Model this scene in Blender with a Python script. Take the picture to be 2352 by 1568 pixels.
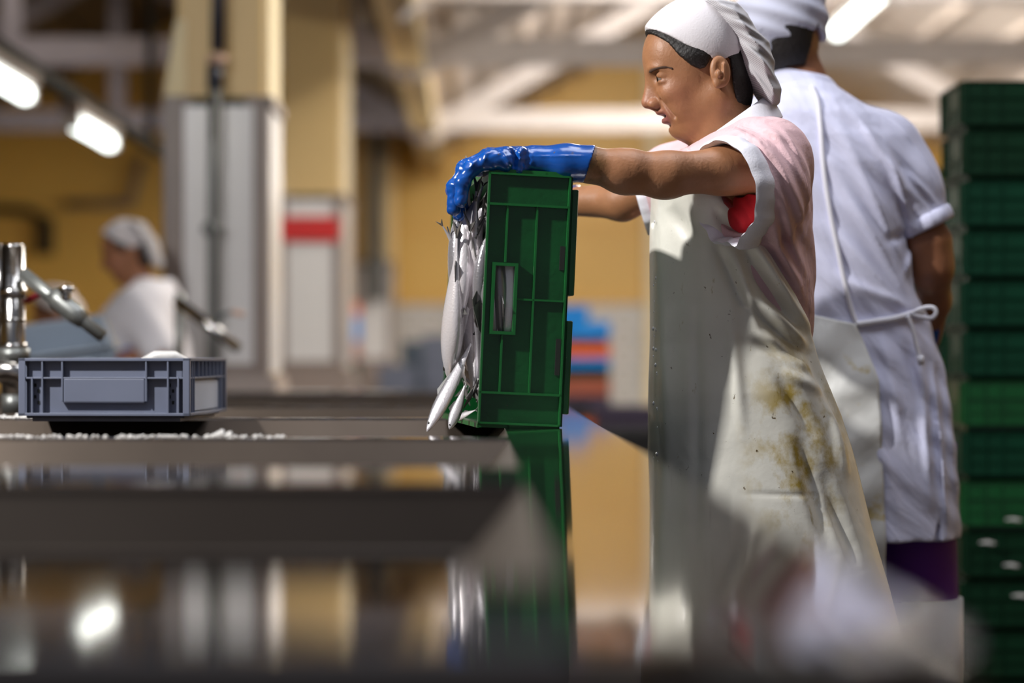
import bpy, math, random
import numpy as np
from mathutils import Vector, Matrix
random.seed(7); np.random.seed(7)
C = bpy.context.scene
for o in list(bpy.data.objects): bpy.data.objects.remove(o)
PI = math.pi
F = 85.0/36.0*2352.0            # focal length in pixels of the 2352x1568 frame
CH = 1.05                       # camera height
# ------------------------------------------------------------------ camera
cd = bpy.data.cameras.new('camera'); cam = bpy.data.objects.new('camera', cd)
C.collection.objects.link(cam); C.camera = cam
cam.location = (0, 0, CH); cam.rotation_euler = (PI/2, 0, 0)
cd.lens = 85; cd.sensor_width = 36; cd.shift_x = 76/2352; cd.shift_y = 33/2352
cd.clip_start = .05; cd.clip_end = 80
cd.dof.use_dof = True; cd.dof.focus_distance = 3.97; cd.dof.aperture_fstop = 1.9
# ------------------------------------------------------------------ world and exposure
w = bpy.data.worlds.new('world'); C.world = w; w.use_nodes = True
w.node_tree.nodes['Background'].inputs[0].default_value = (.80, .84, 1.0, 1)
w.node_tree.nodes['Background'].inputs[1].default_value = .12
C.view_settings.view_transform = 'Standard'; C.view_settings.look = 'None'
C.view_settings.exposure = 0.38; C.view_settings.gamma = 1; C.view_settings.use_curve_mapping = False
def area(name, loc, size, power, col=(1, .97, .92), rot=(0, 0, 0)):
    l = bpy.data.lights.new(name, 'AREA'); l.shape = 'RECTANGLE'; l.size, l.size_y = size
    l.energy = power; l.color = col
    o = bpy.data.objects.new(name, l); C.collection.objects.link(o); o.location = loc; o.rotation_euler = rot
    return o
# key lamp out of frame, then overhead fills added to brighten the hall
kv = Vector((-1.90, 3.085, 2.75)); kd = (Vector((.4, 3.95, 1.1))-kv)
area('lamp_light_key', kv, (.09, .09), 84, (1, .98, .95), kd.to_track_quat('-Z', 'Y').to_euler())
area('fill_light_near', (.5, 4.0, 3.6), (1.8, 1.6), 46, (.90, .93, 1))  # added fill, top light over the workers
area('fill_light_mid', (-.6, 5.6, 3.7), (1.2, 1.6), 165, (1, .97, .93), (math.radians(28), 0, 0))  # added fill, tilted to brighten the pillar fronts
area('fill_light_bay', (2.0, 10.5, 4.2), (1.4, 5.0), 170, (1, .95, .88))  # added fill over the right bay
area('fill_light_far', (2.0, 17.6, 4.1), (1.2, 4.0), 430, (1, .93, .84), (math.radians(42), 0, 0))  # added fill, tilted towards the back wall
area('fill_light_left', (-3.0, 16.0, 4.15), (1.0, 6.0), 50, (1, .93, .82))  # added fill over the left bay
area('fill_light_pillars', (.9, 10.5, 3.55), (.4, 5.0), 110, (1, .93, .82))  # added fill beside the row of pillars

def pt(x, y, Y): return Vector(((x-1100)*Y/F, Y, CH-(y-817)*Y/F))
COL = C.collection
# ------------------------------------------------------------------ materials
def mat(name, col=(.5, .5, .5), rough=.5, metal=0, bump=0, bscale=50, var=0, vscale=5, coat=0, sss=0, emit=None, estr=0, spec=.5, attr=None):
    m = bpy.data.materials.new(name); m.use_nodes = True; nt = m.node_tree; N = nt.nodes; L = nt.links
    b = N['Principled BSDF']; b.inputs['Base Color'].default_value = (*col, 1)
    b.inputs['Roughness'].default_value = rough; b.inputs['Metallic'].default_value = metal
    b.inputs['Coat Weight'].default_value = coat; b.inputs['Specular IOR Level'].default_value = spec
    b.inputs['Coat Roughness'].default_value = .12
    if sss: b.inputs['Subsurface Weight'].default_value = sss; b.inputs['Subsurface Radius'].default_value = (.01, .004, .002); b.inputs['Subsurface Scale'].default_value = 1
    if emit: b.inputs['Emission Color'].default_value = (*emit, 1); b.inputs['Emission Strength'].default_value = estr
    tc = N.new('ShaderNodeTexCoord')
    cs = None
    if attr:
        a = N.new('ShaderNodeAttribute'); a.attribute_name = attr; cs = a.outputs['Color']
    if var:
        n = N.new('ShaderNodeTexNoise'); n.inputs['Scale'].default_value = vscale; n.inputs['Detail'].default_value = 6
        L.new(tc.outputs['Object'], n.inputs['Vector'])
        r = N.new('ShaderNodeValToRGB'); r.color_ramp.elements[0].position = .3; r.color_ramp.elements[1].position = .7
        lo = 1-var; r.color_ramp.elements[0].color = (lo, lo, lo, 1); r.color_ramp.elements[1].color = (1, 1, 1, 1)
        L.new(n.outputs['Fac'], r.inputs['Fac'])
        mx = N.new('ShaderNodeMix'); mx.data_type = 'RGBA'; mx.blend_type = 'MULTIPLY'; mx.inputs[0].default_value = 1
        if cs: L.new(cs, mx.inputs[6])
        else: mx.inputs[6].default_value = (*col, 1)
        L.new(r.outputs['Color'], mx.inputs[7]); cs = mx.outputs[2]
    if cs: L.new(cs, b.inputs['Base Color'])
    if bump:
        n = N.new('ShaderNodeTexNoise'); n.inputs['Scale'].default_value = bscale; n.inputs['Detail'].default_value = 5
        L.new(tc.outputs['Object'], n.inputs['Vector'])
        bp = N.new('ShaderNodeBump'); bp.inputs['Strength'].default_value = 1; bp.inputs['Distance'].default_value = bump
        L.new(n.outputs['Fac'], bp.inputs['Height']); L.new(bp.outputs['Normal'], b.inputs['Normal'])
    return m
def wrinkle(m, dist, scale, stretch, rot):
    """long soft wrinkles running one way, over the cloth's own weave bump"""
    nt = m.node_tree; N = nt.nodes; L = nt.links; b = N['Principled BSDF']
    tc = N.new('ShaderNodeTexCoord'); r = N.new('ShaderNodeMapping'); r.inputs['Rotation'].default_value = rot; L.new(tc.outputs['Object'], r.inputs['Vector'])
    mp = N.new('ShaderNodeMapping'); mp.inputs['Scale'].default_value = stretch; L.new(r.outputs['Vector'], mp.inputs['Vector'])
    n = N.new('ShaderNodeTexNoise'); n.inputs['Scale'].default_value = scale; n.inputs['Detail'].default_value = 3; n.inputs['Distortion'].default_value = .6; L.new(mp.outputs['Vector'], n.inputs['Vector'])
    bp = N.new('ShaderNodeBump'); bp.inputs['Strength'].default_value = 1; bp.inputs['Distance'].default_value = dist; L.new(n.outputs['Fac'], bp.inputs['Height'])
    if b.inputs['Normal'].is_linked: L.new(b.inputs['Normal'].links[0].from_socket, bp.inputs['Normal'])
    L.new(bp.outputs['Normal'], b.inputs['Normal']); return m
def overlay(m, scale, lo, hi, col, stretch=(1, 1, 1), box=None, rough=None):
    """patches of another colour where a noise passes a threshold; box = (centre, radii, softness) confines it in space"""
    nt = m.node_tree; N = nt.nodes; L = nt.links; b = N['Principled BSDF']
    tc = N.new('ShaderNodeTexCoord'); mp = N.new('ShaderNodeMapping'); mp.inputs['Scale'].default_value = stretch
    L.new(tc.outputs['Object'], mp.inputs['Vector'])
    n = N.new('ShaderNodeTexNoise'); n.inputs['Scale'].default_value = scale; n.inputs['Detail'].default_value = 8; n.inputs['Roughness'].default_value = .6
    L.new(mp.outputs['Vector'], n.inputs['Vector'])
    mr = N.new('ShaderNodeMapRange'); mr.inputs['From Min'].default_value = lo; mr.inputs['From Max'].default_value = hi
    L.new(n.outputs['Fac'], mr.inputs['Value']); fac = mr.outputs['Result']
    if box:
        c, r = box
        m2 = N.new('ShaderNodeMapping'); m2.vector_type = 'TEXTURE'; m2.inputs['Location'].default_value = c; m2.inputs['Scale'].default_value = r
        L.new(tc.outputs['Object'], m2.inputs['Vector'])
        ln = N.new('ShaderNodeVectorMath'); ln.operation = 'LENGTH'; L.new(m2.outputs['Vector'], ln.inputs[0])
        m3 = N.new('ShaderNodeMapRange'); m3.inputs['From Min'].default_value = 1; m3.inputs['From Max'].default_value = .4
        L.new(ln.outputs['Value'], m3.inputs['Value'])
        mu = N.new('ShaderNodeMath'); mu.operation = 'MULTIPLY'; L.new(fac, mu.inputs[0]); L.new(m3.outputs['Result'], mu.inputs[1]); fac = mu.outputs[0]
    mx = N.new('ShaderNodeMix'); mx.data_type = 'RGBA'
    s = b.inputs['Base Color']
    if s.is_linked: L.new(s.links[0].from_socket, mx.inputs[6])
    else: mx.inputs[6].default_value = s.default_value
    mx.inputs[7].default_value = (*col, 1); L.new(fac, mx.inputs[0]); L.new(mx.outputs[2], s)
    return m
M = {}
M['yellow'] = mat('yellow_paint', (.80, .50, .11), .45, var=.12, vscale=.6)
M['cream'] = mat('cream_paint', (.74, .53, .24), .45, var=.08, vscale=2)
M['creamedge'] = mat('pale_cream_paint_and_lit_side', (.80, .68, .42), .45)  # also stands in for the strong light on the pillar sides
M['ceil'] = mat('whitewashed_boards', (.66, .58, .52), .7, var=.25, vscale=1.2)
M['ceilshade'] = mat('shaded_brown_boards', (.15, .105, .065), .7, var=.3, vscale=1.5)  # the left bay's lack of light is put into this colour
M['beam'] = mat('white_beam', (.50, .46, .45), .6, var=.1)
M['beamshade'] = mat('shaded_white_beam', (.26, .23, .26), .6, var=.1)  # left bay's white trusses, their shade put into the colour
M['tile'] = mat('white_tile', (.72, .70, .72), .25)
M['panel'] = mat('white_cladding', (.74, .73, .74), .3, var=.05, vscale=1)
M['taupe'] = mat('taupe_metal_frame', (.24, .19, .17), .4, var=.1)
M['slot'] = mat('dark_gap', (.01, .012, .01), .8)
M['red'] = mat('red_sign', (.62, .012, .012), .4)
M['navy'] = mat('navy_pipe', (.012, .016, .035), .35)
M['greypipe'] = mat('grey_pipe', (.16, .17, .17), .4, var=.2, vscale=20)
M['copper'] = mat('pink_band', (.55, .36, .28), .4)
M['floor'] = mat('wet_floor', (.05, .045, .05), .25, var=.4, vscale=3)
M['steeltop'] = mat('wet_steel', (.66, .62, .58), .06, 1, bump=.00006, bscale=9, var=.12, vscale=4)
M['steelwall'] = mat('brushed_steel', (.092, .071, .056), .42, .8, var=.2, vscale=6)
M['steeldark'] = mat('dark_steel', (.13, .10, .08), .45, 1)
M['chrome'] = mat('chromed_pipe', (.62, .60, .58), .16, 1, bump=.001, bscale=30, var=.3, vscale=25)
M['dullpipe'] = mat('dull_pipe', (.30, .31, .30), .4, .7, var=.3, vscale=30)
M['scrap'] = mat('white_scraps', (.72, .70, .68), .4, var=.3, vscale=60)
M['skin'] = mat('skin', (.42, .20, .105), .5, bump=.0005, bscale=220, var=.16, vscale=35, sss=.12, attr='tint')
M['skin2'] = mat('skin_tanned', (.30, .125, .062), .45, bump=.0005, bscale=160, var=.15, vscale=30, sss=.08)
M['hair'] = mat('dark_hair', (.008, .005, .004), .6, bump=.002, bscale=160)
M['cap'] = mat('cap_cotton', (.70, .66, .68), .8, bump=.0004, bscale=300)
M['pink'] = mat('pink_cotton', (.80, .53, .56), .8, bump=.0006, bscale=260, var=.16, vscale=9)
M['white'] = mat('white_cotton', (.78, .77, .84), .8, bump=.0005, bscale=260)
M['coat'] = mat('bluish_white_coat', (.66, .67, .86), .8, bump=.0006, bscale=200)
M['redcloth'] = mat('red_cloth', (.42, .001, .008), .8, bump=.001, bscale=90)
M['apron'] = mat('stained_apron', (.80, .78, .70), .42, bump=.0012, bscale=26, var=.10, vscale=8, coat=.25)
overlay(M['apron'], 22, .44, .62, (.42, .30, .06), (1, 1, .8), ((.525, 3.95, .90), (.11, .6, .24)))
overlay(M['apron'], 85, .665, .70, (.10, .06, .015), (1, 1, .7), ((.44, 3.95, .98), (.26, .6, .40)))
overlay(M['apron'], 40, .66, .72, (.34, .25, .06), (1, 1, .4), ((.42, 3.95, .95), (.22, .6, .40)))
M['apron2'] = mat('apron_white', (.68, .68, .66), .45, bump=.001, bscale=22, var=.1, vscale=7)
overlay(M['apron2'], 18, .58, .68, (.52, .42, .20), (1, 1, 1))
M['apron3'] = mat('apron_cream', (.80, .74, .58), .6, bump=.001, bscale=22)
wrinkle(M['skin'], .0010, 45, (1, 1, .6), (0, .4, 0))
overlay(M['skin'], 30, .30, .50, (.14, .075, .02), (1, 1, 1), (tuple(pt(1362, 392, 3.88)), (.030, .06, .05)))
wrinkle(M['pink'], .016, 14, (1, 1, .30), (0, math.radians(28), 0))
wrinkle(M['coat'], .020, 11, (1, 1, .28), (0, math.radians(38), 0))
wrinkle(M['apron'], .010, 6, (1, 1, .45), (0, math.radians(20), 0))
wrinkle(M['apron2'], .012, 9, (1, 1, .5), (0, math.radians(-12), 0))
M['glove'] = mat('blue_rubber', (.003, .082, .40), .25, bump=.0007, bscale=70, var=.35, vscale=30, coat=.5)
overlay(M['glove'], 60, .64, .70, (.10, .08, .04))
M['purple'] = mat('purple_trousers', (.10, .008, .22), .7, bump=.001, bscale=60)
M['boot'] = mat('white_boot', (.50, .52, .56), .35, bump=.001, bscale=30)
M['green'] = mat('green_plastic', (.004, .080, .017), .28, bump=.0006, bscale=90, var=.35, vscale=14, coat=.25)
overlay(M['green'], 130, .70, .74, (.22, .34, .22))
M['green2'] = mat('green_plastic_teal', (.002, .042, .019), .45, var=.3, vscale=9, spec=.25)
M['green3'] = mat('green_plastic_dark', (.002, .028, .010), .45, var=.3, vscale=9, spec=.25)
M['rimgreen'] = mat('green_rib_highlight', (.008, .115, .024), .35)  # lighter than the shell: edge highlights of the ribs put into the colour
M['yellowprint'] = mat('yellow_print', (.62, .55, .02), .5)
overlay(M['yellowprint'], 60, .5, .52, (.02, .12, .02))
M['greyplastic'] = mat('grey_blue_plastic', (.155, .175, .245), .42, var=.12, vscale=8)
M['greyplasticdark'] = mat('grey_blue_recess', (.06, .085, .12), .5)
M['greylight'] = mat('pale_grey_plastic', (.42, .46, .54), .45)
M['blueplastic'] = mat('blue_plastic', (.0, .22, .62), .4)
M['orange'] = mat('orange_plastic', (.62, .12, .03), .4)
M['brownred'] = mat('brown_red_plastic', (.33, .09, .05), .4)
M['purpledark'] = mat('dark_purple_plastic', (.04, .03, .06), .4)
M['black'] = mat('black_rubber', (.012, .012, .014), .5)
M['tube'] = mat('lit_tube', (1, 1, 1), .5, emit=(.93, 1, .95), estr=3.6)
M['tubestrong'] = mat('added_lit_tube', (1, 1, 1), .5, emit=(1, .97, .90), estr=75)  # for the added unseen lamps, far stronger than the visible tubes
M['eyewhite'] = mat('eye', (.20, .16, .14), .25)
M['iris'] = mat('iris', (.02, .012, .008), .1)
M['brow'] = mat('eyebrow_hair', (.07, .035, .02), .9)
M['pearl'] = mat('earring', (.9, .85, .9), .1, 1)
M['fishfin'] = mat('fish_fin', (.10, .095, .09), .35)
M['fisheye'] = mat('fish_eye', (.02, .02, .02), .1)
def fish_mat(name, back, side, belly):
    m = mat(name, side, .24, .45, bump=.0005, bscale=300); nt = m.node_tree; N = nt.nodes; L = nt.links; b = N['Principled BSDF']
    tc = N.new('ShaderNodeTexCoord'); sx = N.new('ShaderNodeSeparateXYZ'); L.new(tc.outputs['Object'], sx.inputs[0])
    mr = N.new('ShaderNodeMapRange'); mr.inputs['From Min'].default_value = -.02; mr.inputs['From Max'].default_value = .02; L.new(sx.outputs['Z'], mr.inputs['Value'])
    r = N.new('ShaderNodeValToRGB'); e = r.color_ramp.elements
    e[0].position = .2; e[0].color = (*belly, 1); e[1].position = .85; e[1].color = (*back, 1)
    k = e.new(.55); k.color = (*side, 1); k = e.new(.72); k.color = (*[v*.6 for v in side], 1)
    L.new(mr.outputs['Result'], r.inputs['Fac']); L.new(r.outputs['Color'], b.inputs['Base Color']); return m
M['fish'] = fish_mat('fish_skin', (.10, .11, .13), (.66, .64, .68), (.82, .78, .80))
M['fish2'] = fish_mat('fish_skin_pale', (.28, .27, .29), (.74, .72, .76), (.85, .80, .82))
def tile_mat():
    m = M['tile']; nt = m.node_tree; N = nt.nodes; L = nt.links; b = N['Principled BSDF']
    tc = N.new('ShaderNodeTexCoord'); mp = N.new('ShaderNodeMapping'); mp.inputs['Rotation'].default_value = (PI/2, 0, 0); L.new(tc.outputs['Object'], mp.inputs['Vector'])
    br = N.new('ShaderNodeTexBrick'); br.inputs['Color1'].default_value = (.74, .72, .74, 1); br.inputs['Color2'].default_value = (.66, .65, .66, 1)
    br.inputs['Mortar'].default_value = (.50, .50, .47, 1); br.inputs['Scale'].default_value = 1; br.inputs['Brick Width'].default_value = .2; br.inputs['Row Height'].default_value = .19
    br.inputs['Mortar Size'].default_value = .03; br.offset = 0
    L.new(mp.outputs['Vector'], br.inputs['Vector']); L.new(br.outputs['Color'], b.inputs['Base Color'])
tile_mat()
def stripes(name, col, col2, scale, rot):
    m = mat(name, col, .85); nt = m.node_tree; N = nt.nodes; L = nt.links; b = N['Principled BSDF']
    tc = N.new('ShaderNodeTexCoord'); mp = N.new('ShaderNodeMapping'); mp.inputs['Rotation'].default_value = rot; L.new(tc.outputs['Object'], mp.inputs['Vector'])
    wv = N.new('ShaderNodeTexWave'); wv.inputs['Scale'].default_value = scale; wv.inputs['Distortion'].default_value = 1.2; wv.inputs['Detail'].default_value = 1; wv.bands_direction = 'Z'
    wv.inputs['Detail Scale'].default_value = .3
    L.new(mp.outputs['Vector'], wv.inputs['Vector'])
    mx = N.new('ShaderNodeMix'); mx.data_type = 'RGBA'; mx.inputs[6].default_value = (*col, 1); mx.inputs[7].default_value = (*col2, 1)
    L.new(wv.outputs['Fac'], mx.inputs[0]); L.new(mx.outputs[2], b.inputs['Base Color'])
    return m
M['mesh'] = stripes('cap_mesh', (.60, .58, .60), (.34, .33, .35), 170, (0, math.radians(-38), 0))

# ------------------------------------------------------------------ object helpers
def tag(o, label=None, cat=None, group=None, kind=None):
    if label: o['label'] = label
    if cat: o['category'] = cat
    if group: o['group'] = group
    if kind: o['kind'] = kind
    return o
def link(name, verts, faces, m, parent=None, smooth=False, mats=None, midx=None):
    me = bpy.data.meshes.new(name); me.from_pydata([tuple(v) for v in verts], [], faces); me.update()
    o = bpy.data.objects.new(name, me); COL.objects.link(o)
    for q in (mats or [m]): me.materials.append(q)
    if midx is not None: me.polygons.foreach_set('material_index', midx)
    if smooth: me.polygons.foreach_set('use_smooth', [True]*len(me.polygons))
    if parent: o.parent = parent
    return o
def empty(name, loc=(0, 0, 0), rot=(0, 0, 0)):
    o = bpy.data.objects.new(name, None); COL.objects.link(o); o.location = loc; o.rotation_euler = rot; o.empty_display_size = .05
    return o
class MB:
    def __init__(s): s.v = []; s.f = []
    def box(s, x0, x1, y0, y1, z0, z1, T=None):
        n = len(s.v)
        P = [(x0, y0, z0), (x1, y0, z0), (x1, y1, z0), (x0, y1, z0), (x0, y0, z1), (x1, y0, z1), (x1, y1, z1), (x0, y1, z1)]
        if T: P = [T @ Vector(p) for p in P]
        s.v += [tuple(p) for p in P]
        s.f += [tuple(n+i for i in q) for q in ((0, 3, 2, 1), (4, 5, 6, 7), (0, 1, 5, 4), (1, 2, 6, 5), (2, 3, 7, 6), (3, 0, 4, 7))]
        return s
    def quad(s, *P):
        n = len(s.v); s.v += [tuple(p) for p in P]; s.f.append(tuple(range(n, n+len(P)))); return s
    def tube(s, pts, r, seg=12, cap=True):
        pts = [Vector(p) for p in pts]; n0 = len(s.v); rs = r if isinstance(r, (list, tuple)) else [r]*len(pts)
        up = None
        for i, p in enumerate(pts):
            t = (pts[min(i+1, len(pts)-1)]-pts[max(i-1, 0)]).normalized()
            if up is None:
                up = Vector((0, 0, 1)) if abs(t.z) < .9 else Vector((1, 0, 0))
            a = t.cross(up).normalized(); b = a.cross(t).normalized(); up = b
            for k in range(seg):
                q = p + (a*math.cos(2*PI*k/seg)+b*math.sin(2*PI*k/seg))*rs[i]; s.v.append(tuple(q))
        for i in range(len(pts)-1):
            for k in range(seg):
                a0 = n0+i*seg+k; a1 = n0+i*seg+(k+1) % seg; s.f.append((a0, a1, a1+seg, a0+seg))
        if cap:
            s.f.append(tuple(n0+k for k in range(seg))[::-1]); s.f.append(tuple(n0+(len(pts)-1)*seg+k for k in range(seg)))
        return s
    def build(s, name, m, parent=None, smooth=False, bevel=0):
        o = link(name, s.v, s.f, m, parent, smooth)
        if bevel:
            b = o.modifiers.new('bevel', 'BEVEL'); b.width = bevel; b.segments = 2; b.limit_method = 'ANGLE'
        return o
def bez(pts, n=8):
    """smooth Catmull-Rom through points"""
    P = [Vector(p) for p in pts]; P = [P[0]*2-P[1]]+P+[P[-1]*2-P[-2]]; out = []
    for i in range(1, len(P)-2):
        for k in range(n):
            t = k/n; a, b, c, d = P[i-1:i+3]
            out.append(.5*((2*b)+(c-a)*t+(2*a-5*b+4*c-d)*t*t+(-a+3*b-3*c+d)*t**3))
    out.append(P[-2]); return out
def children(o): return [c for c in bpy.data.objects if c.parent == o]
def copy_tree(o, kids=None):
    c = o.copy(); COL.objects.link(c)
    for ch in (kids if kids is not None else children(o)):
        d = ch.copy(); COL.objects.link(d); d.parent = c
    return c

# ------------------------------------------------------------------ implicit surfaces for bodies and cloth
def axis(segs):
    """segs: list of (start, end, step) -> rectilinear coordinates"""
    out = [segs[0][0]]
    for a, b, h in segs:
        n = max(1, int(round((b-a)/h))); out += list(a+(b-a)*(np.arange(n)+1)/n)
    return np.array(out, dtype=np.float32)
class Field:
    def __init__(s, xs, ys, zs):
        s.x, s.y, s.z = xs, ys, zs; s.d = np.full((len(xs), len(ys), len(zs)), 1.0, np.float32)
    def sub(s, lo, hi):
        sl = []
        for ax, a, b in ((s.x, lo[0], hi[0]), (s.y, lo[1], hi[1]), (s.z, lo[2], hi[2])):
            i = max(0, int(np.searchsorted(ax, a))-1); j = min(len(ax), int(np.searchsorted(ax, b))+1); sl.append(slice(i, max(i, j)))
        return tuple(sl), s.x[sl[0]][:, None, None], s.y[sl[1]][None, :, None], s.z[sl[2]][None, None, :]
    def op(s, fn, lo, hi, k, mode):
        m = .02+k; lo = [v-m for v in lo]; hi = [v+m for v in hi]
        sl, X, Y, Z = s.sub(lo, hi)
        if any(q.stop-q.start <= 0 for q in sl): return
        a = s.d[sl]; b = fn(X, Y, Z)
        if mode == 'add':
            r = np.minimum(a, b)
            if k > 0: h = np.maximum(k-np.abs(a-b), 0)/k; r = r-h*h*k/4
        elif mode == 'cut':
            b = -b; r = np.maximum(a, b)
            if k > 0: h = np.maximum(k-np.abs(a-b), 0)/k; r = r+h*h*k/4
        s.d[sl] = r
    def cone(s, a, b, ra, rb, k=.01, mode='add', sq=(1, 1, 1)):
        a = Vector(a); b = Vector(b); ba = b-a; L2 = max(ba.dot(ba), 1e-9); R = max(ra, rb)
        def fn(X, Y, Z):
            px, py, pz = X-a.x, Y-a.y, Z-a.z
            t = np.clip((px*ba.x+py*ba.y+pz*ba.z)/L2, 0, 1)
            return np.sqrt(((px-t*ba.x)*sq[0])**2+((py-t*ba.y)*sq[1])**2+((pz-t*ba.z)*sq[2])**2)-(ra+(rb-ra)*t)
        s.op(fn, [min(a[i], b[i])-R/sq[i] for i in range(3)], [max(a[i], b[i])+R/sq[i] for i in range(3)], k, mode)
    def ell(s, c, r, k=.01, mode='add', rot=0):
        c = Vector(c); ca, sa = math.cos(rot), math.sin(rot); R = max(r)
        def fn(X, Y, Z):
            px, py, pz = X-c.x, Y-c.y, Z-c.z
            qx = px*ca+pz*sa; qz = -px*sa+pz*ca
            k0 = np.sqrt((qx/r[0])**2+(py/r[1])**2+(qz/r[2])**2); k1 = np.sqrt((qx/r[0]**2)**2+(py/r[1]**2)**2+(qz/r[2]**2)**2)
            return k0*(k0-1)/np.maximum(k1, 1e-6)
        s.op(fn, [c[i]-R for i in range(3)], [c[i]+R for i in range(3)], k, mode)
    def col(s, T, w0, k=.02, n=2.4, mode='add', off=0):
        """upright column: T rows of (z, xl, xr, halfdepth[, dw])"""
        T = sorted(T); z = np.array([t[0] for t in T]); xl = np.array([t[1] for t in T]); xr = np.array([t[2] for t in T]); hd = np.array([t[3] for t in T])
        dw = np.array([t[4] if len(t) > 4 else 0 for t in T])
        def fn(X, Y, Z):
            zz = Z.ravel(); a = np.interp(zz, z, (xr-xl)/2)+off; c = np.interp(zz, z, (xr+xl)/2); b = np.interp(zz, z, hd)+off; w = w0+np.interp(zz, z, dw)
            a, b, c, w = [q[None, None, :].astype(np.float32) for q in (a, b, c, w)]
            d = ((np.abs((X-c)/a)**n+np.abs((Y-w)/b)**n)**(1/n)-1)*np.minimum(a, b)
            return np.maximum(d, np.maximum(z[0]-Z, Z-z[-1]))
        s.op(fn, [xl.min(), w0-hd.max()-.05, z[0]], [xr.max(), w0+hd.max()+.05, z[-1]], k, mode)
    def puff(s, poly, w0, R, T, k=.01, mode='add'):
        """polygon in the XZ plane inflated to half thickness T"""
        P = np.array([(p[0], p[1]) for p in poly]); 
        def fn(X, Y, Z):
            q = poly_sd(P, X[:, 0, 0][:, None], Z[0, 0, :][None, :])[:, None, :]
            return np.sqrt(np.maximum(q+R, 0)**2+((Y-w0)*R/T)**2)-R
        s.op(fn, [P[:, 0].min(), w0-T, P[:, 1].min()], [P[:, 0].max(), w0+T, P[:, 1].max()], k, mode)
    def clip_poly(s, poly, inside=True):
        P = np.array([(p[0], p[1]) for p in poly]); q = poly_sd(P, s.x[:, None], s.z[None, :])[:, None, :]
        s.d = np.maximum(s.d, q if inside else -q).astype(np.float32)
    def clip(s, fn): s.d = np.maximum(s.d, fn(s.x[:, None, None], s.y[None, :, None], s.z[None, None, :])).astype(np.float32)
    def disp(s, fn): s.d = (s.d+fn(s.x[:, None, None], s.y[None, :, None], s.z[None, None, :])).astype(np.float32)
    def shell(s, t):
        s.d = np.maximum(s.d, -(s.d+t))
    def mesh(s, name, m, parent=None, colfn=None, smooth_it=0):
        d = s.d; d[0] = d[-1] = 1; d[:, 0] = 1; d[:, -1] = 1; d[:, :, 0] = 1; d[:, :, -1] = 1
        S = d < 0
        nx, ny, nz = d.shape
        cnt = np.zeros((nx-1, ny-1, nz-1), np.int8)
        for i in (0, 1):
            for j in (0, 1):
                for k in (0, 1): cnt += S[i:nx-1+i, j:ny-1+j, k:nz-1+k]
        act = (cnt > 0) & (cnt < 8); I, J, K = np.nonzero(act)
        idx = np.full(act.shape, -1, np.int32); idx[I, J, K] = np.arange(len(I))
        acc = np.zeros((len(I), 3)); num = np.zeros(len(I))
        g = {}
        for i in (0, 1):
            for j in (0, 1):
                for k in (0, 1): g[i, j, k] = d[I+i, J+j, K+k].astype(np.float64)
        cx = [s.x[I].astype(float), s.x[I+1].astype(float)]; cy = [s.y[J].astype(float), s.y[J+1].astype(float)]; cz = [s.z[K].astype(float), s.z[K+1].astype(float)]
        cs = list(g.keys())
        for a in cs:
            for b in cs:
                if a < b and sum(abs(a[q]-b[q]) for q in range(3)) == 1:
                    va, vb = g[a], g[b]; msk = (va < 0) != (vb < 0); t = np.where(msk, va/np.where(msk, va-vb, 1), 0)
                    for q, cc in enumerate((cx, cy, cz)):
                        acc[:, q] += np.where(msk, cc[a[q]]*(1-t)+cc[b[q]]*t, 0)
                    num += msk
        V = acc/num[:, None]; Fc = []
        for axn in range(3):
            sl0 = [slice(None)]*3; sl1 = [slice(None)]*3; sl0[axn] = slice(0, -1); sl1[axn] = slice(1, None)
            A = S[tuple(sl0)]; B = S[tuple(sl1)]; i, j, k = np.nonzero(A != B)
            u, v = [(1, 2), (2, 0), (0, 1)][axn]; P = [i, j, k]
            ok = (P[u] > 0) & (P[v] > 0); P = [p[ok] for p in P]; fl = A[P[0], P[1], P[2]]
            def at(du, dv):
                Q = [p.copy() for p in P]; Q[u] -= du; Q[v] -= dv; return idx[Q[0], Q[1], Q[2]]
            q = np.stack([at(1, 1), at(0, 1), at(0, 0), at(1, 0)], 1)
            q[~fl] = q[~fl][:, ::-1]; Fc.append(q)
        Fc = np.concatenate(Fc); Fc = Fc[(Fc >= 0).all(1)]
        for _ in range(smooth_it):
            W = np.zeros_like(V); c = np.zeros(len(V))
            for a in range(4):
                b = (a+1) % 4; np.add.at(W, Fc[:, a], V[Fc[:, b]]); np.add.at(W, Fc[:, b], V[Fc[:, a]]); np.add.at(c, Fc[:, a], 1); np.add.at(c, Fc[:, b], 1)
            V = V*.5+.5*W/np.maximum(c, 1)[:, None]
        me = bpy.data.meshes.new(name)
        me.vertices.add(len(V)); me.vertices.foreach_set('co', V.ravel())
        me.loops.add(len(Fc)*4); me.loops.foreach_set('vertex_index', Fc.ravel().astype(np.int32))
        me.polygons.add(len(Fc)); me.polygons.foreach_set('loop_start', np.arange(len(Fc), dtype=np.int32)*4)
        me.update(calc_edges=True); me.validate(); me.polygons.foreach_set('use_smooth', np.ones(len(me.polygons), bool))
        me.materials.append(m)
        if colfn is not None and len(me.vertices) == len(V):
            ca = me.color_attributes.new('tint', 'FLOAT_COLOR', 'POINT'); cc = np.ones((len(V), 4), np.float32); cc[:, :3] = colfn(V); ca.data.foreach_set('color', cc.ravel())
        o = bpy.data.objects.new(name, me); COL.objects.link(o)
        if parent: o.parent = parent
        return o
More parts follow.
